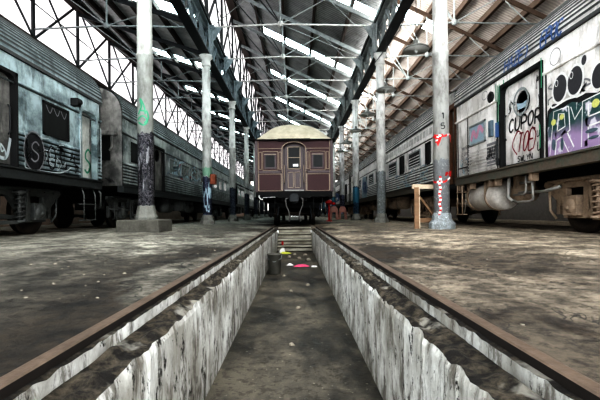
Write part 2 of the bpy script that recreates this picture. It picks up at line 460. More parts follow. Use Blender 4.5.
# ---- pit walls (curb, crumbling ledge, plaster wall)
for s, nm in ((-1, 'left'), (1, 'right')):
    mb = MB(); ys = []; y = -1.0
    while y < 13.5: ys.append(y); y += .016 + max(0, y-1)*.010
    ys.append(13.5)
    prof = [(.745,-.03),(.70,-.032),(.70,-.086),(.675,-.088),(.65,-.09),(.62,-.092),(.59,-.094),(.568,-.10),(.56,-.125),(.56,-.30),(.562,-.50),(.568,-.78)]
    rows = []
    for y in ys:
        r = []
        e = noise.noise(Vector((s*5, y*2.2, 1)))*.012 + noise.noise(Vector((s*5, y*11, 4)))*.012 + noise.noise(Vector((s*5, y*30, 4)))*.008
        for i, (x, z) in enumerate(prof):
            if 3 <= i <= 7:
                z += noise.noise(Vector((x*22*s, y*9, 2)))*.028 + max(0, noise.noise(Vector((x*9*s, y*3, 12))))*.05*(1 if i < 7 else .3)
            if i in (6, 7, 8): x += max(-.006, e)*(.6 if i == 6 else 1)
            if i == 8: z -= abs(e)*1.2
            if i == 9: x += e*.15
            if i == 1 or i == 2: x += noise.noise(Vector((s*3, y*7, i)))*.006 + noise.noise(Vector((s*3, y*25, i)))*.004; z += (noise.noise(Vector((s*3, y*16, i)))-.3)*.010 if i == 1 else 0
            r.append((s*x, y, z))
        rows.append(r)
    n = len(prof)
    vs = [p for r in rows for p in r]
    mb.v = vs
    for j in range(len(rows)-1):
        for i in range(n-1):
            mb.f.append((j*n+i, j*n+i+1, (j+1)*n+i+1, (j+1)*n+i)); mb.sm.append(i >= 9)
            mb.m.append(1 if i == 0 else 0 if i < 2 else (1 if i < 7 else 2))
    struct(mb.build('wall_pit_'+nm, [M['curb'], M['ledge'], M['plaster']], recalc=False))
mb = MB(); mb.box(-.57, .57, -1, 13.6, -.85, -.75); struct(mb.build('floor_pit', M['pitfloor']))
# steps up at the far end of the pit
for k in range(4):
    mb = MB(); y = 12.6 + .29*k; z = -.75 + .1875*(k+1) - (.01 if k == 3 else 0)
    mb.box(-.556, .556, y, 13.5, z-.1875, z-.04); mb.box(-.556, .556, y-.05, 13.5, z-.05, z); mb.mi = 1; mb.box(-.55, .55, y-.004, y+.02, z-.085, z-.05); mb.box(-.55, .55, y-.003, y+.02, z-.1875, z-.165)  # dark strips under nosing and at riser foot are painted shade
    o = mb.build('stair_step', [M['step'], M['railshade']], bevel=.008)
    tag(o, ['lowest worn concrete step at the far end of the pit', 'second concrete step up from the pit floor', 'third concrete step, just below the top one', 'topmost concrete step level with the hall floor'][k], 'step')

# ---- rails
def rail_mb(x, y0, y1, ztop=0.0):
    mb = MB()
    P = [(-.036,0),(-.028,.004),(.028,.004),(.036,0),(.036,-.03),(.012,-.042),(.012,-.12),(.06,-.135),(.06,-.15),(-.06,-.15),(-.06,-.135),(-.012,-.12),(-.012,-.042),(-.036,-.03)]
    mb.prism_y([(x+a, ztop+b-.004) for a, b in P], y0, y1)
    return mb
for s, nm in ((-1, 'left'), (1, 'right')):
    P = [(.724,-.004),(.731,.001),(.768,.001),(.778,-.002),(.778,-.028),(.757,-.045),(.757,-.046),(.742,-.046),(.742,-.045),(.722,-.032)]
    mb = MB(); mb.prism_y([(s*a, b) for a, b in P], -1, 74)
    for q in (2+4, 2+5, 2+6, 2+7, 2+8, 2+9): mb.m[q] = 1  # lower and inner faces coloured dark as shade
    o = mb.build('rail', [M['rail'], M['railshade']])
    tag(o, 'worn brown steel rail along the %s edge of the pit' % nm, 'rail')
LC, RC = -6.15, 5.65     # centre lines of the two side tracks
for x, lb in ((LC-.74, 'rail under the left train, far side, beside the wall'), (LC+.74, 'rail under the left train on the aisle side'), (RC-.74, 'rail under the right train on the aisle side'), (RC+.74, 'rail under the right train, far side, beside the wall')):
    o = rail_mb(x, -4, 74, .085).build('rail', M['rail']); tag(o, 'rusty steel '+lb, 'rail')

# ---- outer walls and gutters
mb = MB(); mb.box(-XO-.9, -XO-.6, Y0, Y1, 0, 6.6); struct(mb.build('wall_left', M['brick']))
mb = MB(); mb.box(XO+.02, XO+.3, Y0, Y1, 0, EAVE+.1); struct(mb.build('wall_right', M['wallpale']))
mb = MB(); mb.box(-XO-.9, XO+.3, Y1, Y1+.3, 0, 12); struct(mb.build('wall_far', M['wallpale']))
for i, (a, b) in enumerate(((-9,-4), (-2.6,2.6), (4.2,9))):
    mb = MB(); mb.box(a, b, Y1-.06, Y1-.02, 1.2, 7.2); struct(mb.build('window_far_%d' % (i+1), M['glass_far']))
mb = MB(); mb.box(-XO-.9, -XO+.1, Y0, Y1, 6.62, 6.8); mb.tube([(-XO+.02, Y0, 6.98), (-XO+.02, Y1, 6.98)], .17, 12)
mb.box(-XO-.1, -XO+.1, Y0, Y1, 6.75, 7.05)
struct(mb.build('trim_left_gutter', M['timber_dark']))

# ---- glazed sawtooth faces and roofs
nw = 0
def glaz(x, z0, z1, mat):
    global nw
    ys = [Y0] + TY + [Y1]
    for a, b in zip(ys[:-1], ys[1:]):
        nw += 1
        mb = MB(); mb.box(x-.01, x+.01, a+.04, b-.04, z0, z1)
        w = struct(mb.build('window_%d' % nw, mat))
        fr = MB()
        fr.box(x-.04, x+.10, a-.055, a+.055, z0, z1)
        zc = (z0+z1)/2
        fr.box(x-.025, x+.025, a, b, zc-.025, zc+.025)
        fr.bar((x+.05, a, z0), (x+.05, b, z1), .075); fr.bar((x+.09, a, z1), (x+.09, b, z0), .06)
        pass
        f = fr.build('window_frame', M['iron_dark'], w)
glaz(-XO, 7.05, LR-.1, M['glass_wall'])
glaz(-XC, ZG1+.1, RIDGE-.15, M['glass_wall'])
glaz(XC, ZG1+.1, RIDGE-.15, M['glass_boosted'])
# ridge beams, dark and heavy
for x, z, nm in ((-XO, LR, 'left'), (-XC, RIDGE, 'centre'), (XC, RIDGE, 'right')):
    mb = MB(); mb.box(x-.05, x+.30, Y0, Y1, z-.38, z-.1); mb.box(x-.12, x+.1, Y0, Y1, z-.2, z+.06)
    mb.box(x+.30, x+.42, Y0, Y1, z-.50, z-.30)
    struct(mb.build('trim_ridge_'+nm, M['timber_dark']))

def roof_bay(xa, za, xb, zb, mat, pmat, nm, sky, npur, mat_sky, pw=.09, ph=.20):
    """sheeted slope from ridge (xa,za) down to eave (xb,zb); sky = list of (y centre, width, t0, t1)"""
    global nw
    def P(t): return (xa+(xb-xa)*t, za+(zb-za)*t)
    mb = MB()
    cuts = sorted(sky)
    y = Y0
    for yc, w, t0, t1 in cuts:
        if yc-w/2 > y:
            a, b = P(0), P(1)
            mb.quad((a[0],y,a[1]),(b[0],y,b[1]),(b[0],yc-w/2,b[1]),(a[0],yc-w/2,a[1]))
        a, b = P(0), P(t0); mb.quad((a[0],yc-w/2,a[1]),(b[0],yc-w/2,b[1]),(b[0],yc+w/2,b[1]),(a[0],yc+w/2,a[1]))
        a, b = P(t1), P(1); mb.quad((a[0],yc-w/2,a[1]),(b[0],yc-w/2,b[1]),(b[0],yc+w/2,b[1]),(a[0],yc+w/2,a[1]))
        y = yc+w/2
    a, b = P(0), P(1); mb.quad((a[0],y,a[1]),(b[0],y,b[1]),(b[0],Y1,b[1]),(a[0],Y1,a[1]))
    struct(mb.build('ceiling_'+nm, mat))
    for yc, w, t0, t1 in cuts:
        ms = M['skylight_added'] if w > 2 else mat_sky  # wide entries are the added, unseen rooflights
        nw += 1; a, b = P(t0), P(t1)
        m2 = MB(); m2.quad((a[0],yc-w/2,a[1]),(b[0],yc-w/2,b[1]),(b[0],yc+w/2,b[1]),(a[0],yc+w/2,a[1]))
        struct(m2.build('window_%d' % nw, ms))
    for i in range(npur):
        t = (i+.12)/(npur-.12) if npur > 1 else .5
        x, z = P(t); m3 = MB(); m3.box(x-pw/2, x+pw/2, Y0, Y1, z-ph-.02, z-.03)
        struct(m3.build('trim_purlin_%s_%d' % (nm, i+1), pmat))
SK = [(6.6, 4.4, .1, .95)] + [(15.35+6.15*k, .78, .26, .985) for k in range(0, 10)]  # first entry is an added rooflight outside the view
roof_bay(-XC, RIDGE, XC, EAVE, M['roof_nave'], M['timber_dark'], 'centre', SK, 5, M['skylight'], .11, .24)
roof_bay(-XO, LR, -XC, LE, M['roof_left'], M['timber_dark'], 'left', [(6.6, 4.4, .1, .95)] + [(15.2+6.15*k, .8, .35, .97) for k in range(0, 9)], 6, M['skylight'], .12, .24)
roof_bay(XC, RIDGE, XO, EAVE, M['roof_right'], M['timber_right'], 'right', [(4.6, 4.4, .1, .9)] + [(19.4+12.3*k, .9, .2, .6) for k in range(0, 5)], 7, M['skylight'], .14, .26)

# ---- trusses, one thing each
def make_truss(bay):
    y = TY[0]
    if bay == 'centre': xa, za, xb, zb, gm, tm = -XC, RIDGE-.45, XC, EAVE-.42, M['iron_grey'], M['iron_white']
    elif bay == 'left': xa, za, xb, zb, gm, tm = -XO, LR-.45, -XC, LE-.42, M['iron_dark'], M['iron_grey']
    else: xa, za, xb, zb, gm, tm = XC, RIDGE-.45, XO, EAVE-.42, M['timber_right'], M['iron_grey']
    r = thing('roof_truss', 'x', 'roof truss', ((xa+xb)/2, y, ZT), 'roof trusses over the %s bay' % bay)
    s = (zb-za)/(xb-xa)
    def R(x): return za + s*(x-xa)
    mb = MB(); mb.bar((xa, y, za), (xb, y, zb), .07, .16); mb.build('rafter', gm, r)
    xm = xa + .43*(xb-xa)
    mb = MB(); mb.tube([(xa+.05, y, ZT), (xm, y, ZT+.10), (xb-.05, y, ZT)], .032, 6); mb.build('tie_rod', tm, r)
    mb = MB(); mb.lathe((xm, y-.03, ZT+.10), [(.03,-.04),(.11,-.03),(.11,.06),(.03,.09)], 10, 'y'); mb.build('tie_joint', tm, r)
    dm = M['iron_dark'] if bay == 'centre' else M['iron_grey']
    for q, (a, b, w) in enumerate((((xm, ZT+.1), (xm, R(xm)), .05), ((xm, ZT+.1), (xa+.2, za-.1), .05), ((xm, ZT+.1), (xm+1.75, R(xm+1.75)), .045), ((xm, ZT+.1), (xm-1.5, R(xm-1.5)), .045), ((xb-.9, ZT+.02), (xm+1.75, R(xm+1.75)), .035))):
        m2 = MB(); m2.bar((a[0], y, a[1]), (b[0], y, b[1]), w, w*.8); m2.build('strut', dm if q % 2 else (M['iron_grey'] if bay != 'left' else dm), r)
    return r
for bay, nm in (('centre','central'), ('left','left'), ('right','right')):
    r = make_truss(bay)
    def lb(k): return '%s roof truss from the camera over the %s bay, %s' % (ORD[k], nm, {'centre':'pale tie rod and sloping rafter','left':'dark iron above the left train','right':'brown rafter below pale boards'}[bay])
    r['label'] = lb(0)
    for k in range(1, len(TY)): dup(r, (0, TY[k]-TY[0], 0), lb(k))

# horizontal and cross bracing rods below the nave slope (light wires)
# ---- lattice girders
girders = {}
for s, nm in ((-1, 'left'), (1, 'right')):
    x = s*XC
    g = thing('lattice_girder', 'long deep lattice girder carried by the %s row of columns' % nm, 'girder', (x, Y0, ZG0))
    girders[s] = g
    gm = M['iron_blue'] if s < 0 else M['iron_grey']
    mb = MB(); mb.box(x-.16, x+.16, Y0, Y1, ZG0, ZG0+.05); mb.box(x-.02, x+.02, Y0, Y1, ZG0+.05, ZG0+.17); mb.build('bottom_chord', M['iron_dark'], g)
    mb = MB(); mb.box(x-.16, x+.16, Y0, Y1, ZG1-.05, ZG1); mb.box(x-.02, x+.02, Y0, Y1, ZG1-.17, ZG1-.05); mb.build('top_chord', gm, g)
    mb = MB(); y = Y0; k = 0
    while y < Y1-.8:
        a, b = (ZG0+.1, ZG1-.1) if k % 2 == 0 else (ZG1-.1, ZG0+.1)
        mb.bar((x-.03*s, y, a), (x-.03*s, y+.77, b), .05, .09, (1,0,0)); mb.bar((x+.05*s, y, ZG0+.1), (x+.05*s, y, ZG1-.1), .05, .05)
        mb.bar((x+.03*s, y, b), (x+.03*s, y+.77, a), .03, .05, (1,0,0))
        y += .76875; k += 1
    mb.build('lattice', gm, g)
    # gutter box above girder
    mb = MB(); mb.box(x-.22, x+.22, Y0, Y1, ZG1+.0, ZG1+.12); struct(mb.build('trim_gutter_'+nm, M['iron_dark']))

# ---- cast columns
def column(s, k):
    y = CY[k]; x = s*XC
    mat = {(-1,0):'colL0',(-1,1):'colL1',(1,0):'colR0',(1,1):'colR1',(1,2):'colR2',(1,3):'colR3'}.get((s,k), 'colL2' if s < 0 else ('colR3' if k % 2 else 'colR2'))
    side = 'left' if s < 0 else 'right'
    desc = {(-1,0):'nearest left column, pale above and scrawled grey below, on a square block',
            (-1,1):'second left column from the camera, green band above dark blue base',
            (1,0):'nearest right column with red and white tape and black numerals 1 and 5',
            (1,1):'second right column from the camera, grey lower half',
            (1,2):'third right column from the camera, blue painted lower half'}.get((s,k), '%s white iron column from the camera in the %s row' % (ORD[k], side))
    c = thing('iron_column', desc, 'column', (x, y, .07), 'iron columns of the %s row' % side)
    m = M[mat]
    zb = .35 if (s, k) == (-1, 0) else .07
    mb = MB()
    R = .17
    pr = [(R, zb+.28), (R, 3.88), (R+.014, 3.90), (R+.014, 3.95), (R-.005, 3.97), (R-.02, 6.0)]
    mb.lathe((x, y, 0), pr, 28); mb.build('shaft', m, c)
    mb = MB()
    if (s, k) == (-1, 0):
        mb.box(x-.46, x+.44, y-.46, y+.42, .03, .34)
        for i in range(len(mb.v)):
            v = mb.v[i]; mb.v[i] = (v[0]+random.uniform(-.02,.02), v[1]+random.uniform(-.02,.02), v[2])
        mb.build('pedestal_block', M['pedestal'], c, bevel=.03)
        mb = MB(); mb.lathe((x, y, zb-.02), [(.25,0),(.25,.07),(.215,.12),(.20,.22),(.18,.32)], 8, rot=PI/8)
    else:
        mb.lathe((x, y, zb-.04), [(.28,0),(.28,.16),(.265,.19),(.225,.23),(.205,.30),(.20,.35),(.178,.40)], 8, rot=PI/8, flat=True)
    mb.build('base', M['base_dark'] if s < 0 or k else M['colR1'], c, bevel=.008)
    mb = MB()
    mb.lathe((x, y, 5.95), [(.152,0),(.19,.03),(.19,.08),(.165,.10),(.165,.26),(.24,.34),(.25,.42)], 24)
    mb.build('capital', m, c)
    # shoe rising past the girder to the truss heel, with two gusset plates
    mb = MB()
    mb.tube([(x-s*.20, y, 6.3), (x-s*.21, y, ZT+.06)], .085, 12)
    for q in (-1, 1):
        mb.prism_x([(y+q*.10, ZG0-.02), (y+q*.42, ZG1-.12), (y+q*.10, ZG1-.12)], x-s*.20, x-s*.16)
    mb.prism_y([(x-s*.2, 6.45), (x-s*.28, 6.9), (x-s*.62, ZT), (x-s*.2, ZT)], y-.02, y+.02)
    mb.lathe((x-s*.22, y, ZT-.02), [(.06,-.1),(.12,-.04),(.13,.04),(.08,.1)], 14)
    mb.build('head_bracket', M['iron_blue'] if s < 0 else M['iron_grey'], c)
    return c
cols = {(s, k): column(s, k) for s in (-1, 1) for k in range(len(CY))}
# intermediate heel brackets on the girders, hung between the columns
for s, nm in ((-1,'left'), (1,'right')):
    for k in range(9):
        y = CY[0] + 3.075 + 6.15*k; x = s*XC
        mb = MB()
        mb.prism_x([(y-.16, ZG0+.5), (y+.16, ZG0+.5), (y+.3, ZG1-.08), (y-.3, ZG1-.08)], x-s*.21, x-s*.17)
        mb.prism_y([(x-s*.18, 6.7), (x-s*.28, 6.95), (x-s*.6, ZT), (x-s*.18, ZT)], y-.02, y+.02)
        mb.tube([(x-s*.24, y, ZT-.1), (x-s*.24, y, ZT+.12)], .08, 10)
        mb.build('truss_bracket', M['iron_blue'] if s < 0 else M['iron_grey'], girders[s])

# ------------------------------------------------------------------ paint strokes and lettering
FONT = {
 'A':[[(0,0),(.5,1),(1,0)],[(.2,.4),(.8,.4)]], 'C':[[(1,.85),(.6,1),(.2,.85),(0,.5),(.2,.12),(.6,0),(1,.18)]],
 'U':[[(0,1),(0,.3),(.25,0),(.7,0),(1,.3),(1,1)]], 'P':[[(0,0),(0,1),(.7,1),(1,.8),(.9,.5),(0,.45)]],
 'O':[[(.5,1),(.1,.8),(0,.45),(.2,.08),(.6,0),(.95,.3),(1,.7),(.8,.95),(.5,1)]], 'R':[[(0,0),(0,1),(.7,1),(1,.78),(.75,.52),(0,.45)],[(.4,.48),(1,0)]],
 'T':[[(0,1),(1,1)],[(.5,1),(.45,0)]], 'E':[[(1,1),(0,1),(0,0),(1,0)],[(0,.52),(.8,.52)]],
 'S':[[(1,.85),(.55,1),(.1,.85),(.1,.6),(.9,.4),(.95,.15),(.5,0),(0,.12)]], 'W':[[(0,1),(.22,0),(.5,.7),(.78,0),(1,1)]],
 'L':[[(0,1),(0,0),(.9,0)]], 'Y':[[(0,1),(.5,.5),(1,1)],[(.5,.5),(.4,0)]], 'N':[[(0,0),(0,1),(1,0),(1,1)]], 'M':[[(0,0),(.1,1),(.5,.4),(.9,1),(1,0)]],
 'H':[[(0,0),(0,1)],[(1,0),(1,1)],[(0,.5),(1,.5)]], 'Z':[[(0,1),(1,1),(0,0),(1,0)]], 'J':[[(.2,1),(.9,1)],[(.6,1),(.6,.2),(.3,0),(0,.2)]],
 'K':[[(0,0),(0,1)],[(1,1),(0,.45),(1,0)]], 'I':[[(.5,0),(.5,1)]], '1':[[(.2,.8),(.55,1),(.55,0)]], '5':[[(.9,1),(.15,1),(.1,.58),(.6,.65),(.95,.35),(.6,0),(.05,.08)]], ')':[[(.2,1),(.6,.5),(.2,0)]],
}
def ribbon(mb, pts, w, place, lift=0):
    """flat ribbon along 2-d points, mapped to 3-d by place(u, v, lift)"""
    P = [Vector(p) for p in pts]
    L, Rr = [], []
    for i, p in enumerate(P):
        d = (P[min(i+1, len(P)-1)] - P[max(i-1, 0)])
        if d.length == 0: d = Vector((1,0))
        d.normalize(); n = Vector((-d.y, d.x))
        L.append(p+n*w/2); Rr.append(p-n*w/2)
    vs = [place(q.x, q.y, lift) for q in L] + [place(q.x, q.y, lift) for q in Rr]
    n = len(P)
    mb.add(vs, [(i, i+1, n+i+1, n+i) for i in range(n-1)])
def smooth(pts, n=5):
    out = []
    P = [pts[0]] + list(pts) + [pts[-1]]
    for i in range(1, len(P)-2):
        for j in range(n):
            t = j/n
            q = []
            for c in (0, 1):
                a, b, d, e = P[i-1][c], P[i][c], P[i+1][c], P[i+2][c]
                q.append(.5*((2*b) + (-a+d)*t + (2*a-5*b+4*d-e)*t*t + (-a+3*b-3*d+e)*t**3))
            out.append(tuple(q))
    out.append(tuple(pts[-1])); return out
def write(mb, txt, u0, v0, cw, ch, w, place, gap=.25, slant=.1, lift=0, jit=.0):
    u = u0
    for c in txt:
        if c != ' ':
            jv = random.uniform(-jit, jit)
            for st in FONT[c]:
                pts = [(u + a*cw + b*ch*slant, v0 + b*ch + jv) for a, b in st]
                ribbon(mb, smooth(pts, 4) if len(pts) > 2 else pts, w, place, lift)
        u += cw*(1+gap)
def ellipse(mb, u, v, ru, rv, place, lift=0, ring=None, n=26, tilt=0):
    ct, sn = math.cos(tilt), math.sin(tilt)
    def E(k, t): a, b = k*ru*math.cos(t), k*rv*math.sin(t); return (u+a*ct-b*sn, v+a*sn+b*ct)
    if ring:
        pts = [E(1, 2*PI*i/n) for i in range(n+1)]
        ribbon(mb, pts, ring, place, lift)
    else:
        mb.add([place(*E(1, 2*PI*i/n), lift) for i in range(n)], [tuple(range(n))])
def poly(mb, pts, place, lift=0):
    mb.add([place(a, b, lift) for a, b in pts], [tuple(range(len(pts)))])
def scribble(mb, u, v, du, dv, n, w, place, seed=1):
    rnd = random.Random(seed)
    for k in range(n):
        a, b = u + rnd.random()*du, v + rnd.random()*dv
        pts = [(a, b)]
        for i in range(rnd.randint(3, 6)):
            a += rnd.uniform(-.12, .14)*max(.4, du); b += rnd.uniform(-.3, .3)*dv
            pts.append((min(max(a, u), u+du), min(max(b, v), v+dv)))
        ribbon(mb, smooth(pts, 4), w, place)

# ------------------------------------------------------------------ rolling stock
def bogie(parent, xc, yc, s, mat, wb=2.1, rich=True):
    """s = side of the hall (+1 right train); the aisle-facing side is at x = xc - s*..."""
    b = MB(); zr = .085
    for side in ((-s, s) if rich else (-s,)):
        xf = xc + side*.93
        half = [(0,.60),(.42,.60),(.58,.36),(.72,.33),(.82,.72),(1.28,.72),(1.34,.33),(1.46,.33),(1.56,.62),(1.82,.84),(1.72,.98),(1.2,1.02),(.5,.93),(0,.93)]
        full = [(-a, z) for a, z in half[1:-1]][::-1]
        pl = [(yc+a, z) for a, z in half] + [(yc+a, z) for a, z in full]
        b.prism_x([(yc-1.62,.86),(yc-1.5,1.0),(yc+1.5,1.0),(yc+1.62,.86),(yc+1.45,.83),(yc-1.45,.83)], xf-.05, xf+.05)
        for k in (-1, 1):
            ya = yc+k*wb/2
            for q in (-1, 1):
                b.prism_x([(ya+q*.19,.32),(ya+q*.28,.32),(ya+q*.34,.86),(ya+q*.20,.86)], xf-.05, xf+.05)
            b.prism_x([(ya+k*.30,.84),(ya+k*.80,.98),(ya+k*.84,.90),(ya+k*.34,.52)], xf-.045, xf+.045)
            b.bar((xf, ya-k*.30, .36), (xf, yc+k*.28, .86), .09, .10); b.bar((xf, ya-k*.24, .34), (xf, ya+k*.24, .34), .08, .05)
            b.bar((xf, ya-k*.30, .40), (xf, yc, .44), .08, .09)
            for q in (-.2, .2): b.lathe((xf+side*.05, ya+q*1.2, .93), [(.025,0),(.025,side*.03)], 8, 'x')
        b.prism_x([(yc-1.7,.93),(yc-1.7,.985),(yc+1.7,.985),(yc+1.7,.93)], xf-.10, xf+.10)
        for d in (-.62, .62):
            b.bar((xf+side*.06, yc+d, .60), (xf+side*.06, yc+d*.9, .95), .07, .07)
    b.box(xc-.9, xc+.9, yc-.16, yc+.16, .62, .92)
    root = b.build('bogie', mat, parent, bevel=.012)
    for k in (-1, 1):
        for side in ((-s, s) if rich else (-s,)):
            w = MB(); x = xc + side*.74
            o = -side
            w.lathe((x, yc+k*wb/2, zr+.455), [(.05,-.09),(.12,-.08),(.14,-.05),(.30,-.025),(.37,-.05),(.455,-.055),(.455,.045),(.485,.05),(.485,.075),(.36,.075),(.30,.03),(.05,.04)] if side > 0 else [(.05,.09),(.12,.08),(.14,.05),(.30,.025),(.37,.05),(.455,.055),(.455,-.045),(.485,-.05),(.485,-.075),(.36,-.075),(.30,-.03),(.05,-.04)], 32, 'x')
            w.build('wheel', M['wheel'], root)
            a = MB(); xa = xc + side*.98
            a.box(xa-.09, xa+.07, yc+k*wb/2-.17, yc+k*wb/2+.17, .36, .70)
            a.lathe((xa + side*.05, yc+k*wb/2, .53), [(.145,-.03),(.145,.03),(.11,.06),(.05,.075)] if side > 0 else [(.145,.03),(.145,-.03),(.11,-.06),(.05,-.075)], 16, 'x')
            a.box(xa-.03, xa+side*.14, yc+k*wb/2-.04, yc+k*wb/2+.04, .46, .52)
            a.build('axle_box', mat, root, bevel=.01)
    if rich:
        for d in (-.42, .42):
            sp = MB(); x = xc - s*1.06; pts = []
            for i in range(61):
                t = i/60; a = t*2*PI*6
                pts.append((x + .075*math.cos(a), yc+d + .075*math.sin(a), .36 + t*.50))
            sp.tube(pts, .016, 6); sp.tube([(x, yc+d, .34), (x, yc+d, .88)], .038, 8)
            sp.lathe((x, yc+d, .86), [(.11,0),(.11,.05)], 14); sp.lathe((x, yc+d, .32), [(.11,0),(.11,.04)], 14)
            sp.build('coil_spring', mat, root)
        r = MB(); x = xc - s*1.05
        r.bar((x, yc-.5, .33), (x, yc+.5, .33), .09, .07); r.bar((x+.02, yc-.55, .34), (x+.02, yc-.62, .95), .05, .05); r.bar((x+.02, yc+.55, .34), (x+.02, yc+.62, .95), .05, .05)
        r.build('spring_plank', mat, root)
        r = MB()
        for d in (-1, 1):
            r.tube([(x+s*.02, yc+d*1.62, .80), (x+s*.02, yc+d*1.60, .45), (x+s*.1, yc+d*1.55, .30)], .025, 6)
            r.box(x+s*.15, x+s*.25, yc+d*1.58-.05, yc+d*1.58+.05, .38, .72)
        r.tube([(x-.02, yc-1.9, .62), (x-.02, yc-.6, .60)], .03, 6)
        build_each(r, 'brake_rigging', mat, root, True)
    return root

def side_profile(xs, s, zb, flute, ztop, plain_break=None):
    """(x,z) profile of an aisle-facing side; s = +1 right train (outside is toward -x)"""
    out = -s; P = [(xs, zb)]
    if flute:
        z = flute[0]; P.append((xs, z-.001)); p = .088
        while z < flute[1]-.01:
            P += [(xs+out*.004, z+.004), (xs+out*.028, z+.018), (xs+out*.034, z+.042), (xs+out*.028, z+.066), (xs+out*.004, z+.080)]
            z += p
        P.append((xs, z+.01))
    P += [(xs, 2.70), (xs+out*.03, 2.705), (xs+out*.035, 2.725), (xs+out*.03, 2.745), (xs, 2.75), (xs, ztop)]
    return P
def roof_profile(xs, xc, s, z0, ztop):
    """corrugated cove then curved roof, both sides"""
    out = -s; h = []
    w = abs(xc-xs)
    z = z0; k = 0
    # aisle cove with ribs
    pts = []
    n = 60
    for i in range(n+1):
        t = i/n
        # superellipse from (w, z0) to (0, ztop)
        a = t*PI/2
        X = w*(math.cos(a)**.55) if math.cos(a) > 0 else 0; Z = z0 + (ztop-z0)*(math.sin(a)**.8)
        rib = .012*(1 if (i % 3 == 1) else 0) if t < .62 else 0
        pts.append((X + rib, Z + rib*.4))
    P = [(xc - s*X, Z) for X, Z in pts] + [(xc + s*X, Z) for X, Z in reversed(pts[:-1])]
    return P

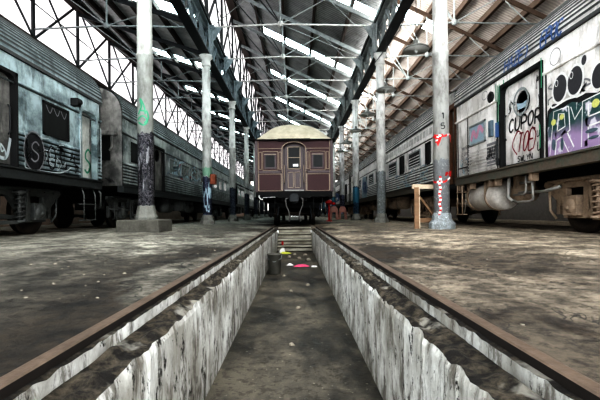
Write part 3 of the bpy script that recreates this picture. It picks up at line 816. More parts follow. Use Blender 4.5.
def carriage(name, label, s, y0, y1, opens, windows, flute, mats, rich=True, bog=(2.9, 2.9), bogies=None, zb=1.27, group=None, extra=None):
    """opens: list of (ya, yb, ztop, kind); windows: list of (ya, yb, za, zb, kind)"""
    xs = 4.20 if s > 0 else -4.70; xc = RC if s > 0 else LC
    out = -s; xback = 2*xc - xs
    ZC = 3.13; ZR = 4.02
    body, roofm, endm, sole, bog_m = mats
    c = thing(name, label, 'train carriage', (xc, (y0+y1)/2, .085), group)
    # aisle side
    mb = MB()
    segs = []; y = y0
    for (a, b, zt, kd) in sorted(opens):
        segs.append((y, a)); y = b
    segs.append((y, y1))
    for a, b in segs:
        for (fa, fb) in [(a, b)]:
            m0 = len(mb.f); pf = side_profile(xs, s, zb, flute, ZC); mb.sheet_y(pf, fa, fb)
            for q in range(len(pf)-1):
                if flute and pf[q+1][1] < flute[1] and ((pf[q+1][0]-pf[q][0])*out > .01 or abs(pf[q+1][0]-pf[q][0]) < .001 or q % 5 == 1): mb.m[m0+q] = 1  # flute undersides and gaps take the painted shade colour
    mb.mi = 1; mb.box(xs-out*.01, xs+out*.012, y0, y1, 2.675, 2.70) if not any(k == 'sliding' for *_, k in opens) else None; mb.mi = 0  # dark line painted as shade beneath the moulding
    for (a, b, zt, kd) in opens:
        mb.sheet_y([(xs, zt), (xs, ZC)], a, b)
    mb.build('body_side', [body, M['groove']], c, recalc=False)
    mb = MB(); mb.box(xback-.02*out*-1, xback, y0, y1, zb, ZC); mb.box(min(xs,xback)+.06, max(xs,xback)-.06, y0+.05, y1-.05, zb, zb+.05)
    mb.build('far_side_and_floor', M['endgrime'], c)
    # ends
    for ye, yi in ((y0, y0+.05), (y1, y1-.05)):
        mb = MB(); pr = roof_profile(xs, xc, s, ZC, ZR)
        mb.prism_y([(xs, zb)] + [(x, z-.02) for x, z in pr] + [(xback, zb)], ye, yi)
        mb.build('body_end', endm, c)
        mb = MB(); d = -1 if ye == y0 else 1
        for q in (-1, 1): mb.box(xc+q*.42-.06, xc+q*.42+.06, ye, ye+d*.42, 1.15, 3.15)
        mb.box(xc-.48, xc+.48, ye, ye+d*.42, 3.1, 3.25); mb.box(xc-.40, xc+.40, ye+d*.02, ye+d*.04, 1.25, 3.1)
        mb.build('gangway', M['blackrub'], c)
    # roof
    mb = MB(); mb.smooth = False
    rp = roof_profile(xs+out*.03, xc, s, ZC, ZR); mb.sheet_y(rp, y0-.03, y1+.03)
    for q in range(37):
        if q % 3 == 0: mb.m[q] = 1  # every third rib face coloured dark as shade
    mb.build('roof', [roofm, M['roofgroove']], c, recalc=False)
    # solebar
    mb = MB(); mb.box(xs+out*.03, xs-out*.14, y0, y1, zb-.18, zb); mb.box(xs+out*.06, xs-out*.05, y0, y1, zb-.012, zb+.02)
    mb.build('solebar', sole, c)
    mb = MB(); mb.box(xback, xback+out*.15, y0, y1, zb-.2, zb); mb.box(xc-.5, xc+.5, y0, y1, zb-.35, zb-.05); mb.build('underframe', M['undergear'], c)
    # windows
    for (a, b, za, zt, kd) in windows:
        m1 = MB()
        fw = .045
        for (p, q, u, v) in ((a, a+fw, za, zt), (b-fw, b, za, zt), (a, b, za, za+fw), (a, b, zt-fw, zt)):
            m1.box(xs-out*.02, xs+out*(.04 if flute and za < flute[1] else .025), p, q, u, v)
        fr = m1.build('window', M['iron_grey'] if kd != 'dark' else M['blackrub'], c)
        m2 = MB(); m2.box(xs-out*.01, xs+out*.008, a+fw*.6, b-fw*.6, za+fw*.6, zt-fw*.6)
        m2.build('pane', M['lightglass'] if kd in ('light',) else M['darkglass'], fr)
        if kd == 'louvre':
            m3 = MB(); n = int((zt-za-.1)/.095)
            for i in range(n):
                z = za+.06+i*.095; m3.add([(xs+out*.005, a+.05, z+.04),(xs+out*.005, b-.05, z+.04),(xs+out*.035, b-.05, z),(xs+out*.035, a+.05, z)], [(0,1,2,3)])
            m3.build('louvre', body, fr, recalc=False)
    # doors
    for (a, b, zt, kd) in opens:
        m1 = MB(); fw = .06
        m1.box(xs-out*.10, xs+out*.035, a, a+fw, zb, zt); m1.box(xs-out*.10, xs+out*.035, b-fw, b, zb, zt); m1.box(xs-out*.10, xs+out*.035, a, b, zt-fw, zt)
        m1.box(xs-out*.10, xs+out*.03, a, b, zb, zb+.04)
        for q, yy in ((1, a+fw), (-1, b-fw)):
            m1.prism_x([(yy, zt-fw), (yy+q*.12, zt-fw), (yy+q*.035, zt-fw-.035), (yy, zt-fw-.12)], xs-out*.09, xs+out*.03)
        fr = m1.build('door_frame', body if kd == 'open' else M['undergear'], c)
        if kd == 'open':
            m2 = MB(); m2.box(xs-out*.17, xs-out*.2, a-.3, b+.3, zb, zt+.1); m2.build('vestibule_wall', M['inner'], fr)
            m2 = MB(); m2.box(xs-out*.1, xs-out*.2, a-.35, a-.3, zb, zt+.1); m2.box(xs-out*.1, xs-out*.2, b+.3, b+.35, zb, zt+.1)
            m2.box(xs-out*.1, xs-out*.2, a-.3, b+.3, zt+.08, zt+.12)
            m2.lathe((xs-out*.16, a+.12, 2.45), [(.001,0),(.17,0),(.19,out*.01),(.19,out*.02)], 24, 'x'); m2.build('vestibule_lining', M['inner'], fr)
        else:
            m2 = MB(); xd = xs-out*.07
            m2.box(xd, xd-out*.04, a+.03, b-.03, zb+.02, zt-.02)
            d = m2.build('door', M['endgrime'] if kd == 'steel' else body if kd != 'brown' else M['browndoor'], c)
            m3 = MB(); yc = (a+b)/2; zc = zb + (zt-zb)*(.80 if kd == 'steel' else .70)
            m3.lathe((xd+out*.0, yc, zc), [(.001,0),(.17,0),(.17,out*.02),(.20,out*.02),(.20,0)], 28, 'x')
            m3.build('door_window', [M['darkglass']], d)
            m3 = MB(); m3.tube([(xd+out*.03, b-.14, zb+.55), (xd+out*.06, b-.14, zb+.6), (xd+out*.06, b-.14, zb+1.0), (xd+out*.03, b-.14, zb+1.05)], .014, 6)
            m3.build('grab_rail', M['iron_dark'], d)
    # underfloor equipment
    rnd = random.Random(int(y0*10)+99)
    bs = bogies if bogies is not None else (y0+bog[0], y1-bog[1])
    y = min(bs)+2.6; lim = max(bs)-2.6
    while y < lim and extra != 'custom':
        L = rnd.uniform(.7, 1.6); h = rnd.uniform(.3, .55)
        if y+L > lim: break
        mb = MB()
        if rnd.random() < .35:
            mb.tube([(xs-out*.5, y, zb-.5), (xs-out*.5, y+L, zb-.5)], .22, 16); mb.box(xs-out*.28, xs-out*.72, y+.2, y+.25, zb-.5, zb-.18); mb.box(xs-out*.28, xs-out*.72, y+L-.25, y+L-.2, zb-.5, zb-.18)
            mb.build('air_tank', bog_m, c)
        else:
            x0 = xs-out*rnd.uniform(.12,.4)
            mb.box(x0, xs-out*1.1, y, y+L, zb-.2-h, zb-.15); mb.box(x0+out*.02, x0, y+.08, y+L/2-.02, zb-.15-h, zb-.24); mb.box(x0+out*.02, x0, y+L/2+.02, y+L-.08, zb-.15-h, zb-.24)
            mb.build('equipment_box', M['undergear'] if rnd.random() < .6 else bog_m, c, bevel=.01)
        y += L + rnd.uniform(.15, .6)
    for yb in bs:
        bogie(c, xc, yb, s, bog_m, rich=rich)
    return c, xs, xc

mL = (M['steelL'], M['steelRoofL'], M['endgrime'], M['solebarL'], M['bogieL'])
mL2 = (M['steelL2'], M['steelRoofL'], M['endgrime'], M['solebarL'], M['bogieL'])
mR1 = (M['whitepaint'], M['steelRoofR'], M['endgrime'], M['solebar'], M['bogieR'])
mR2 = (M['steelR'], M['steelRoofR'], M['endgrime'], M['solebar'], M['bogieR'])

# ---- left train, nearest carriage
c, xs, xc = carriage('train_carriage', 'nearest left blue-grey fluted steel carriage with open end doorway and tagged side', -1, -6.0, 9.74,
    [(5.55, 6.80, 2.86, 'steel'), (8.78, 9.55, 2.86, 'open')],
    [(7.50, 8.36, 1.98, 2.62, 'dark'), (4.0, 5.1, 1.98, 2.62, 'dark'), (2.4, 3.5, 1.98, 2.62, 'dark')],
    (1.30, 1.92), mL, bogies=(7.0, -3.2), zb=1.25)
PL = lambda u, v, l=0: (xs + .040 + l, u, v)
PLs = lambda u, v, l=0: (xs + .006 + l, u, v)
mb = MB(); mb.box(xs, xs+.16, 8.44, 8.58, 2.77, 2.93); mb.lathe((xs+.16, 8.51, 2.85), [(.05,0),(.062,.03),(.04,.05)], 14, 'x'); mb.build('marker_lamp', M['blackrub'], c, bevel=.01)
# big round black tag with a letter S and blue-white scrawls over the flutes
mb = MB(); ellipse(mb, 7.20, 1.60, .27, .34, PL); g = mb.build('graffiti_disc', M['p_black'], c, recalc=False); g['label'] = 'black sprayed disc over the fluting'
mb = MB(); write(mb, 'S', 7.10, 1.42, .20, .36, .028, PL, lift=.004); ellipse(mb, 7.20, 1.60, .285, .355, PL, .004, ring=.022); mb.build('graffiti_letter', M['p_grey'], c, recalc=False)
mb = MB(); scribble(mb, 6.95, 1.32, 1.4, .6, 7, .016, PL, 3); ribbon(mb, smooth([(6.92,1.95),(7.02,1.6),(6.95,1.3),(7.3,1.27),(8.0,1.3),(8.4,1.45)]), .025, PL); mb.build('graffiti_scrawl', M['p_frost'], c, recalc=False)
mb = MB(); scribble(mb, 7.9, 1.35, .75, .45, 8, .03, PL, 5); ellipse(mb, 7.72, 1.56, .12, .22, PL, 0, ring=.035); mb.build('graffiti_scrawl', M['p_black'], c, recalc=False)
mb = MB(); xd = -4.76
Pd = lambda u, v, l=0: (xd + .012 + l, u, v)
ribbon(mb, smooth([(6.0,1.9),(6.25,2.0),(6.45,1.8),(6.3,1.5),(6.6,1.4),(6.72,1.75)]), .06, Pd); scribble(mb, 5.7, 1.35, .95, .6, 6, .03, Pd, 8); mb.build('graffiti_scrawl', M['p_frost'], c, recalc=False)
# tag on the vestibule wall through the open door
Pv = lambda u, v, l=0: (xs - .165 + l, u, v)
mb = MB(); write(mb, 'S', 9.30, 1.45, .24, .55, .05, Pv); scribble(mb, 9.0, 1.5, .5, .5, 2, .025, Pv, 4); mb.build('graffiti_letter', M['p_green'], c, recalc=False)
# window inner guard pattern
mb = MB()
for i in range(3): ribbon(mb, smooth([(7.6+i*.24,2.55),(7.72+i*.24,2.42),(7.8+i*.24,2.55)]), .02, lambda u,v,l=0: (xs+.011,u,v))
mb.build('window_guard', M['p_grey'], c, recalc=False)
# two-rung step frame below the open doorway
mb = MB()
for yy in (8.92, 9.42): mb.tube([(xs-.05, yy, 1.1), (xs+.02, yy, .9), (xs+.02, yy, .34)], .018, 6)
for zz in (.34, .70): mb.box(xs-.10, xs+.04, 8.92, 9.42, zz-.015, zz+.01)
mb.tube([(xs+.0, 9.62, 1.02), (xs+.03, 9.66, .98), (xs+.03, 9.66, .66), (xs-.05, 9.72, .62)], .025, 8)
mb.build('step_frame', M['bogieL'], c)
for yy in (8.70, 9.62):
    mb = MB(); mb.tube([(xs+.03, yy, 1.45), (xs+.07, yy, 1.5), (xs+.07, yy, 2.5), (xs+.03, yy, 2.55)], .014, 6); mb.build('grab_rail', M['iron_grey'], c)

# ---- left train, second carriage
wins = [(15.0+i*1.62, 16.25+i*1.62, 1.98, 2.60, 'light') for i in range(8)]
c, xs, xc = carriage('train_carriage', 'second left fluted steel carriage with grimy end and painted window band', -1, 10.95, 29.3,
    [(13.35, 14.45, 2.80, 'steel')], [(11.55, 12.15, 1.98, 2.56, 'dark')] + wins, (1.30, 1.92), mL2, bogies=(13.0, 26.6), zb=1.25)
mb = MB(); ribbon(mb, smooth([(15.0,2.1),(15.4,2.75),(15.8,2.2),(16.2,2.8),(16.6,2.3)]), .09, PLs); scribble(mb, 14.8, 1.95, 5.0, .8, 14, .07, PLs, 12); mb.build('graffiti_scrawl', M['p_slate'], c, recalc=False)
mb = MB(); scribble(mb, 15.4, 1.95, 3.4, .6, 10, .10, PLs, 21)
mb.build('graffiti_scrawl', M['p_red'], c, recalc=False)
mb = MB(); scribble(mb, 15.4, 2.0, 4.6, .75, 12, .09, lambda u,v,l=0:(xs+.012,u,v), 31); mb.build('graffiti_scrawl', M['p_ltblue'], c, recalc=False)
mb = MB(); ellipse(mb, 14.1-1.3, 2.35, .16, .3, PLs); ellipse(mb, 12.75, 1.7, .15, .25, PL); build_each(mb, 'graffiti_disc', M['p_char'], c)
# things on its near end: cable boxes and a dark end window, seen in the gap
mb = MB(); mb.box(-5.45, -5.02, 10.90, 10.955, 1.95, 2.60); e = mb.build('end_window', M['darkglass'], c)
mb = MB(); mb.box(-5.30, -4.80, 10.82, 10.95, 2.62, 2.74); mb.tube([(-4.92,10.86,2.62),(-4.92,10.84,2.3),(-5.0,10.84,2.2)], .03, 8); mb.build('jumper_box', M['endgrime'], c, bevel=.01)
mb = MB(); Pe = lambda u, v, l=0: (u, 10.94-l, v)
scribble(mb, -5.4, 1.35, .6, .5, 5, .03, Pe, 41); mb.build('graffiti_scrawl', M['p_char'], c, recalc=False)
# further left carriages
for k, (a, b) in enumerate(((30.4, 48.8), (49.9, 68.3))):
    w = [(a+3.0+i*1.62, a+4.25+i*1.62, 1.98, 2.60, 'light') for i in range(8)]
    c, xs, xc = carriage('train_carriage', ('third left fluted carriage, with a faint red and green band low on its side', 'furthest left carriage at the far end of the hall')[k], -1, a, b,
        [(a+1.2, a+2.2, 2.8, 'brown'), (b-2.2, b-1.2, 2.8, 'brown')], w, (1.30, 1.92), mL2, rich=False, bog=(2.6,2.6), zb=1.25)
    if k == 0:
        mb = MB(); scribble(mb, a+2.4, 2.0, 9, .7, 16, .10, PLs, 51); mb.build('graffiti_scrawl', M['p_red'], c, recalc=False)
        mb = MB(); scribble(mb, a+2.4, 1.95, 9, .7, 16, .10, PLs, 52); mb.build('graffiti_scrawl', M['p_green'], c, recalc=False)

# ---- right train, nearest: white graffitied baggage car
c, xs, xc = carriage('train_carriage', 'nearest right dirty white carriage covered in graffiti, with sliding door and round window', 1, -6.0, 10.33,
    [(6.70, 8.10, 2.97, 'sliding')], [], None, mR1, bogies=(5.6, -3.4), zb=1.30, extra='custom')
PR = lambda u, v, l=0: (xs - .008 - l, -u, v)        # u grows to the viewer's right (toward the camera): u = -y
PRd = lambda u, v, l=0: (xs + .060 - l, -u, v)
# panel joints, handle strip, blue patch, plates
mb = MB()
for y in (8.22, 6.62, 10.2, 9.62): mb.box(xs-.012, xs, y-.012, y+.012, 1.32, 2.69)
mb.box(xs-.014, xs, 8.22, 10.2, 1.52, 1.54); mb.build('panel_joint', M['undergear'], c)
mb = MB()
for i in range(7): mb.box(xs-.016, xs, 8.3, 9.6, 1.37+i*.075, 1.39+i*.075)
mb.build('side_rib', M['whitepaint'], c)
mb = MB(); mb.tube([(xs-.03, 8.14, 1.42), (xs-.05, 8.14, 1.44), (xs-.05, 8.14, 1.92)], .022, 6); mb.box(xs-.06, xs, 8.11, 8.17, 1.38, 1.52); mb.build('door_handle', M['iron_dark'], c)
mb = MB(); mb.box(xs-.04, xs, 8.10, 8.24, 1.96, 2.26); mb.build('blue_plate', M['p_blue'], c)
mb = MB()
for p, q, u, v in ((8.72,9.51,1.98,2.02),(8.72,9.51,2.42,2.46),(8.72,8.76,1.98,2.46),(9.47,9.51,1.98,2.46)): mb.box(xs-.03, xs, p, q, u, v)
w = mb.build('window', M['iron_grey'], c)
mb = MB(); mb.box(xs-.012, xs, 8.75, 9.48, 2.0, 2.44); p = mb.build('pane', M['p_ltblue'], w)
mb = MB(); P2 = lambda u, v, l=0: (xs-.016-l, -u, v)
ribbon(mb, smooth([(-9.42,2.1),(-9.3,2.3),(-9.15,2.15),(-9.0,2.35),(-8.82,2.2)]), .11, P2); mb.build('graffiti_scrawl', M['p_pink'], c, recalc=False)
mb = MB(); mb.box(xs-.06, xs, 8.38, 8.50, 2.02, 2.36); mb.box(xs-.075, xs-.06, 8.405, 8.475, 2.18, 2.33); mb.build('switch_box', M['p_slate'], c, bevel=.01)
mb = MB(); mb.box(xs-.012, xs, 8.28, 8.66, 1.42, 1.90); mb.build('grey_plate', M['p_grey'], c)
mb = MB(); write(mb, 'JANUT', -8.68, 1.58, .07, .22, .022, lambda u,v,l=0:(xs-.018,-u,v), gap=.15, slant=.2); ribbon(mb, smooth([(-8.68,1.56),(-8.5,1.62),(-8.3,1.5)]), .02, P2); g = mb.build('graffiti_letters', M['p_black'], c, recalc=False)
mb = MB()
for i in range(5): write(mb, random.choice(['SIKON','LUNE','MYRA','ETHOS','NOLK']), -9.95, 1.95-.13*i, .07, .085, .012, PR, gap=.5, slant=.35, jit=.01)
mb.build('graffiti_letters', M['p_char'], c, recalc=False)
mb = MB(); scribble(mb, -10.15, 1.38, .5, .35, 6, .02, PR, 61); mb.build('graffiti_scrawl', M['p_ltblue'], c, recalc=False)
# round fitting and circle by the cantrail
mb = MB(); mb.lathe((xs-.0, 8.46, 2.86), [(.11,0),(.12,-.03),(.09,-.05),(.05,-.03)], 20, 'x'); mb.build('round_vent', M['blackrub'], c)
mb = MB(); ellipse(mb, -6.38, 2.90, .13, .13, PR, ring=.012); ellipse(mb, -8.75, 2.98, .12, .09, PR, ring=.014); build_each(mb, 'cover_ring', M['p_grey'], c)
# letters on door
mb = MB(); write(mb, 'CUPOR', -7.90, 1.99, .15, .24, .038, PRd, gap=.42, slant=.12, jit=.02); g = mb.build('graffiti_letters', M['p_black'], c, recalc=False); g['label'] = 'black sprayed word on the sliding door'
mb = MB(); write(mb, 'TOE', -7.62, 1.56, .14, .34, .028, PRd, gap=.3, slant=.25)
ribbon(mb, smooth([(-7.62,1.52),(-7.78,1.72),(-7.60,1.95),(-7.48,1.9)]), .026, PRd); ribbon(mb, smooth([(-7.1,1.55),(-7.02,1.8),(-7.12,1.95)]), .024, PRd)
g = mb.build('graffiti_letters', M['p_red'], c, recalc=False); g['label'] = 'dark red sprayed word on the sliding door'
mb = MB(); write(mb, 'SWLYN', -7.60, 1.38, .075, .10, .018, PRd, gap=.3); write(mb, 'UM', -6.98, 1.50, .08, .15, .020, PRd, gap=.3); write(mb, 'UMS', -6.99, 1.74, .055, .11, .017, PRd, gap=.3)
mb.build('graffiti_letters', M['p_black'], c, recalc=False)
# pale scribbled fills on the door, with black outlines
mb = MB(); poly(mb, [(-7.95,2.35),(-7.62,2.35),(-7.66,2.72),(-7.9,2.66)], PRd); poly(mb, [(-7.0,2.2),(-6.8,2.2),(-6.78,2.86),(-6.9,2.9)], PRd); build_each(mb, 'graffiti_fill', M['p_white'], c)
mb = MB(); scribble(mb, -7.93, 2.37, .28, .3, 5, .018, lambda u,v,l=0:(xs+.05,-u,v), 71); scribble(mb, -6.98, 2.25, .18, .55, 6, .016, lambda u,v,l=0:(xs+.05,-u,v), 72); mb.build('graffiti_scrawl', M['p_black'], c, recalc=False)
mb = MB(); ellipse(mb, -7.40, 2.47, .235, .235, PRd, .045, ring=.05); mb.build('door_window_rim', M['iron_grey'], c, recalc=False)
mb = MB(); poly(mb, [(-7.53,2.34),(-7.26,2.34),(-7.23,2.46),(-7.38,2.43),(-7.56,2.48)], PRd, .03); build_each(mb, 'graffiti_fill', M['p_ltblue'], c)
# green drips around the door frame
mb = MB()
for (u, v0, v1) in ((-8.12,2.2,3.0),(-8.06,2.6,3.0),(-6.69,2.5,3.0),(-8.2,2.7,3.05),(-6.74,1.5,1.9),(-7.9,2.96,3.04)): ribbon(mb, [(u,v0),(u+.01,(v0+v1)/2),(u,v1)], .03, lambda a,b,l=0:(xs-.042,-a,b))
build_each(mb, 'paint_drip', M['p_green'], c)
# roof tags, blue
PRr = lambda u, v, l=0: (xs - .055 + max(0, v-3.30)*.2, -u, v)
mb = MB(); write(mb, 'HAZE)', -7.85, 3.17, .13, .22, .035, PRr, gap=.35, jit=.01); write(mb, 'EPOC', -6.68, 3.17, .11, .24, .04, PRr, gap=.25, jit=.01); mb.build('graffiti_letters', M['p_blue'], c, recalc=False)
# the big piece
L0 = lambda u, v, l=0: (xs - .006 - l, -u, v)
mb = MB()
cloud = [(-6.60,1.32),(-6.62,1.8),(-6.58,2.08),(-6.45,2.16),(-6.25,2.12),(-6.05,2.16),(-5.9,2.10),(-5.72,2.12),(-5.5,2.06),(-5.2,2.12),(-4.8,2.08),(-4.3,2.12),(-3.8,2.1),(-3.4,2.0),(-3.3,1.32)]
poly(mb, cloud, L0)
g = mb.build('graffiti_outline', M['p_black'], c, recalc=False)
mb = MB(); poly(mb, [(a*1.0, v-.045 if v > 1.5 else v+.012) for a, v in [(-6.57,1.30),(-6.585,1.8),(-6.54,2.06),(-6.42,2.12),(-6.2,2.08),(-6.0,2.12),(-5.85,2.06),(-5.7,2.08),(-5.45,2.03),(-5.1,2.08),(-4.8,2.04),(-4.3,2.08),(-3.8,2.06),(-3.45,1.96),(-3.35,1.30)]], L0, .002)
build_each(mb, 'graffiti_fill', M['p_fade'], c)
# white-outlined block letters R K S
def block(mb, segs, w, lift):
    for st in segs: ribbon(mb, st, w, L0, lift)
big = [[(-6.46,1.34),(-6.36,2.0),(-6.12,1.98),(-6.10,1.70),(-6.38,1.62)], [(-6.2,1.66),(-6.02,1.36)], [(-5.96,2.02),(-5.92,1.86),(-5.84,1.98)],
       [(-5.74,1.36),(-5.72,1.98),(-5.36,1.98)], [(-5.72,1.70),(-5.38,1.72)], [(-5.74,1.38),(-5.34,1.40)],
       [(-5.2,1.36),(-5.1,1.98),(-4.8,1.9),(-4.95,1.7),(-4.7,1.4)], [(-4.5,1.98),(-4.1,1.98),(-4.4,1.7),(-4.05,1.4),(-4.5,1.36)]]
mb = MB(); block(mb, big, .155, .005); mb.build('graffiti_letters', M['p_white'], c, recalc=False)
mb = MB(); block(mb, big, .11, .008); mb.build('graffiti_letters', M['p_fade'], c, recalc=False)
mb = MB()
for k, (u, v, r) in enumerate(((-6.42,1.86,.05),(-6.22,1.90,.045),(-5.52,1.92,.06),(-5.0,1.9,.05))): ellipse(mb, u, v, r*1.2, r, L0, .011+k*.0004)
build_each(mb, 'graffiti_dot', M['p_yellow'], c)
mb = MB()
for k, (u, v, a, b) in enumerate(((-6.22,1.48,.035,.10),(-6.52,1.72,.04,.08),(-6.42,1.5,.05,.09),(-5.6,1.56,.12,.03),(-5.56,1.46,.1,.02))): ellipse(mb, u, v, a, b, L0, .0115+k*.0004)
build_each(mb, 'graffiti_spot', M['p_slate'], c)
# two big dark ovals with white rims, smoke behind
mb = MB()
for k, (u, v) in enumerate(((-6.27,2.36),(-5.93,2.37),(-5.46,2.28),(-5.74,2.60))): ellipse(mb, u, v, (.19,.19,.16,.07)[k], (.245,.245,.2,.09)[k], L0, .003+k*.0006, tilt=-.15)
build_each(mb, 'graffiti_halo', M['p_white'], c)
mb = MB()
for k, (u, v) in enumerate(((-6.27,2.36),(-5.93,2.37),(-5.46,2.28),(-5.74,2.60))): ellipse(mb, u, v, (.155,.155,.13,.05)[k], (.205,.205,.17,.07)[k], L0, .006+k*.0006, tilt=-.15)
build_each(mb, 'graffiti_oval', M['p_char'], c)
mb = MB()
for u, v in ((-6.34,2.46),(-6.0,2.47)): ellipse(mb, u, v, .035, .05, L0, .010, ring=.012)
ribbon(mb, smooth([(-6.48,2.2),(-6.44,2.1),(-6.1,2.14),(-5.78,2.12),(-5.6,2.2)]), .03, L0, .010); mb.build('graffiti_highlight', M['p_white'], c, recalc=False)
mb = MB(); scribble(mb, -6.56, 2.14, 1.6, .35, 7, .03, L0, 81); mb.build('graffiti_scrawl', M['p_grey'], c, recalc=False)
# underfloor: long pale tank with straps, small cylinder, pipes
mb = MB(); mb.lathe((xs+.42, 8.65, .80), [(.12,0),(.27,.03),(.325,.10),(.325,1.42),(.27,1.50),(.12,1.53)], 28, 'y'); t = mb.build('air_tank', M['tank'], c)
for y in (8.95, 9.85):
    mb = MB(); mb.lathe((xs+.42, y, .80), [(.34,0),(.345,.005),(.345,.06),(.34,.065)], 28, 'y'); mb.box(xs+.08, xs+.14, y, y+.06, .8, 1.15); mb.build('tank_strap', M['bogieR'], t)
mb = MB(); mb.lathe((xs+.50, 7.95, .82), [(.1,0),(.20,.03),(.20,.45),(.1,.5)], 20, 'y'); mb.box(xs+.3, xs+.7, 8.1, 8.2, .9, 1.15); mb.build('air_tank', M['bogieR'], c)
for pts, r in (([(xs+.1,7.98,1.12),(xs+.08,7.98,.72),(xs+.12,7.9,.64)], .036), ([(xs+.1,7.4,1.1),(xs+.1,7.4,.82),(xs+.12,7.5,.76),(xs+.12,7.85,.76)], .022), ([(xs+.12,7.62,.98),(xs+.1,7.2,.97),(xs+.1,7.18,.66),(xs+.12,7.3,.62),(xs+.12,7.75,.62),(xs+.15,7.9,.66)], .024), ([(xs+.25,7.9,.80),(xs+.2,7.0,.79),(xs+.2,6.6,.84)], .03), ([(xs+.2,9.9,1.0),(xs+.12,10.0,.8),(xs+.12,10.15,.42)], .02)):
    mb = MB(); mb.tube(pts, r, 8); mb.build('air_pipe', M['pipe'], c)
mb = MB()
for y in (8.62, 8.35, 9.55, 10.2, 7.1): mb.box(xs+.02, xs+.16, y, y+.09, .98, 1.13)
build_each(mb, 'hanger_block', M['bogieR'], c, True, .01)
mb = MB()
for y in (9.98, 10.28): mb.tube([(xs-.0, y, 1.12), (xs-.0, y, .36)], .02, 6)
for z in (.38, .66, .94): mb.box(xs-.04, xs+.12, 9.98, 10.28, z-.015, z+.012)
mb.build('step_frame', M['bogieR'], c)

# ---- right train, second: fluted with louvred windows
ww = [(11.9, 12.75, 2.05, 2.62, 'dark')]
for i in range(8):
    a = 12.3 + i*2.05
    ww.append((a+1.05, a+1.95, 2.03, 2.60, 'louvre'))
ww = []
def yy(px): return 4.18*400/(px-295+.6)
for (p0, p1, kd) in ((426.2, 431, 'dark'), (409, 420.5, 'louvre'), (400.3, 404.3, 'dark'), (389, 396.5, 'louvre')):
    ww.append((yy(p1), yy(p0), 2.0 if kd == 'louvre' else 1.92, 2.56 if kd == 'louvre' else 2.62, kd))
ww += [(a, a+1.25, 2.0, 2.56, 'louvre' if i % 2 else 'dark') for i, a in enumerate((19.2, 21.2, 23.2, 25.2))]
c, xs, xc = carriage('train_carriage', 'second right pale fluted steel carriage with louvred windows', 1, 11.45, 29.6, [(27.6, 28.6, 2.8, 'brown')], ww, (1.36, 1.98), mR2, bogies=(14.2, 26.7), zb=1.31)
# raised lettering-like strip of vents along the cantrail
mb = MB()
for i in range(26):
    y = 11.8 + i*.32; mb.box(xs-.02, xs, y, y+.2, 2.84, 3.03)
build_each(mb, 'cantrail_vent', M['steelRoofR'], c, True)
mb = MB(); PRf = lambda u, v, l=0: (xs - .040 - l, -u, v)
scribble(mb, -16.5, 1.4, 4.0, .55, 14, .03, PRf, 91); mb.build('graffiti_scrawl', M['p_ltblue'], c, recalc=False)
mb = MB(); poly(mb, [(-24.6,1.36),(-23.0,1.36),(-22.8,1.9),(-23.2,2.55),(-24.3,2.6),(-24.7,2.0)], PRf); build_each(mb, 'graffiti_fill', M['p_ltblue'], c)
mb = MB(); scribble(mb, -24.6, 1.4, 1.8, 1.1, 9, .12, lambda u,v,l=0:(xs-.048,-u,v), 95); mb.build('graffiti_scrawl', M['p_blue'], c, recalc=False)
# brown timber gangway frame between the two right carriages
g = thing('gangway_frame', 'tall brown wooden gangway frame between the two nearest right carriages', 'frame', (4.34, 10.9, 1.15))
mb = MB()
for y in (10.50, 11.05): mb.box(4.26, 4.40, y, y+.12, 1.18, 3.3)
mb.build('post', M['browndoor'], g); mb = MB(); mb.box(4.26, 4.40, 10.5, 11.17, 3.2, 3.34); mb.build('header', M['browndoor'], g)
mb = MB(); mb.box(4.24, 4.5, 10.36, 11.42, 1.05, 1.18); mb.build('sill', M['undergear'], g)
for k, (a, b) in enumerate(((30.8, 49.2), (50.4, 68.8))):
    w = [(a+3.0+i*1.62, a+4.25+i*1.62, 2.0, 2.58, 'dark') for i in range(8)]
    c, xs, xc = carriage('train_carriage', ('third right pale carriage with blue and purple graffiti low on its side', 'furthest right carriage at the far end of the hall')[k], 1, a, b,
        [(a+1.2, a+2.2, 2.8, 'brown')], w, (1.36, 1.98), mR2, rich=False, bog=(2.6,2.6), zb=1.31)
    if k == 0:
        mb = MB(); scribble(mb, -b+1, 1.4, 14, 1.0, 14, .14, PRf, 97); mb.build('graffiti_scrawl', M['p_blue'], c, recalc=False)

# ------------------------------------------------------------------ maroon wooden carriage on the pit road
FY = 14.9
mc = thing('wooden_carriage', 'maroon wooden carriage with cream lining and domed canvas roof facing the pit', 'train carriage', (0, FY+7, 0))
def fbox(mb, x0, x1, z0, z1, d0=0.0, d1=.03): mb.box(x0, x1, FY-d1, FY-d0, z0, z1)
mb = MB()
# end wall with a recessed arched doorway: built as pieces round the opening
mb.box(-1.45, -.42, FY, FY+.08, 1.25, 3.19); mb.box(.42, 1.45, FY, FY+.08, 1.25, 3.19)
n = 14
arch = [(-.42, 2.84)] + [(.42*math.cos(PI-PI*i/n), 2.84+.25*math.sin(PI*i/n)) for i in range(1, n)] + [(.42, 2.84)]
for i in range(len(arch)-1):
    (xa, za), (xb, zb_) = arch[i], arch[i+1]
    mb.add([(xa,FY,za),(xb,FY,zb_),(xb,FY,3.19),(xa,FY,3.19),(xa,FY+.08,za),(xb,FY+.08,zb_),(xb,FY+.08,3.19),(xa,FY+.08,3.19)], [(0,1,2,3),(0,4,5,1),(4,7,6,5)])
mb.box(-1.45, -1.40, FY+.08, FY+15, 1.25, 3.19); mb.box(1.40, 1.45, FY+.08, FY+15, 1.25, 3.19); mb.box(-1.45, 1.45, FY+14.9, FY+15, 1.25, 3.19); mb.box(-1.40, 1.40, FY+.3, FY+14.9, 1.22, 1.28)
body = mb.build('body', M['maroon'], mc)
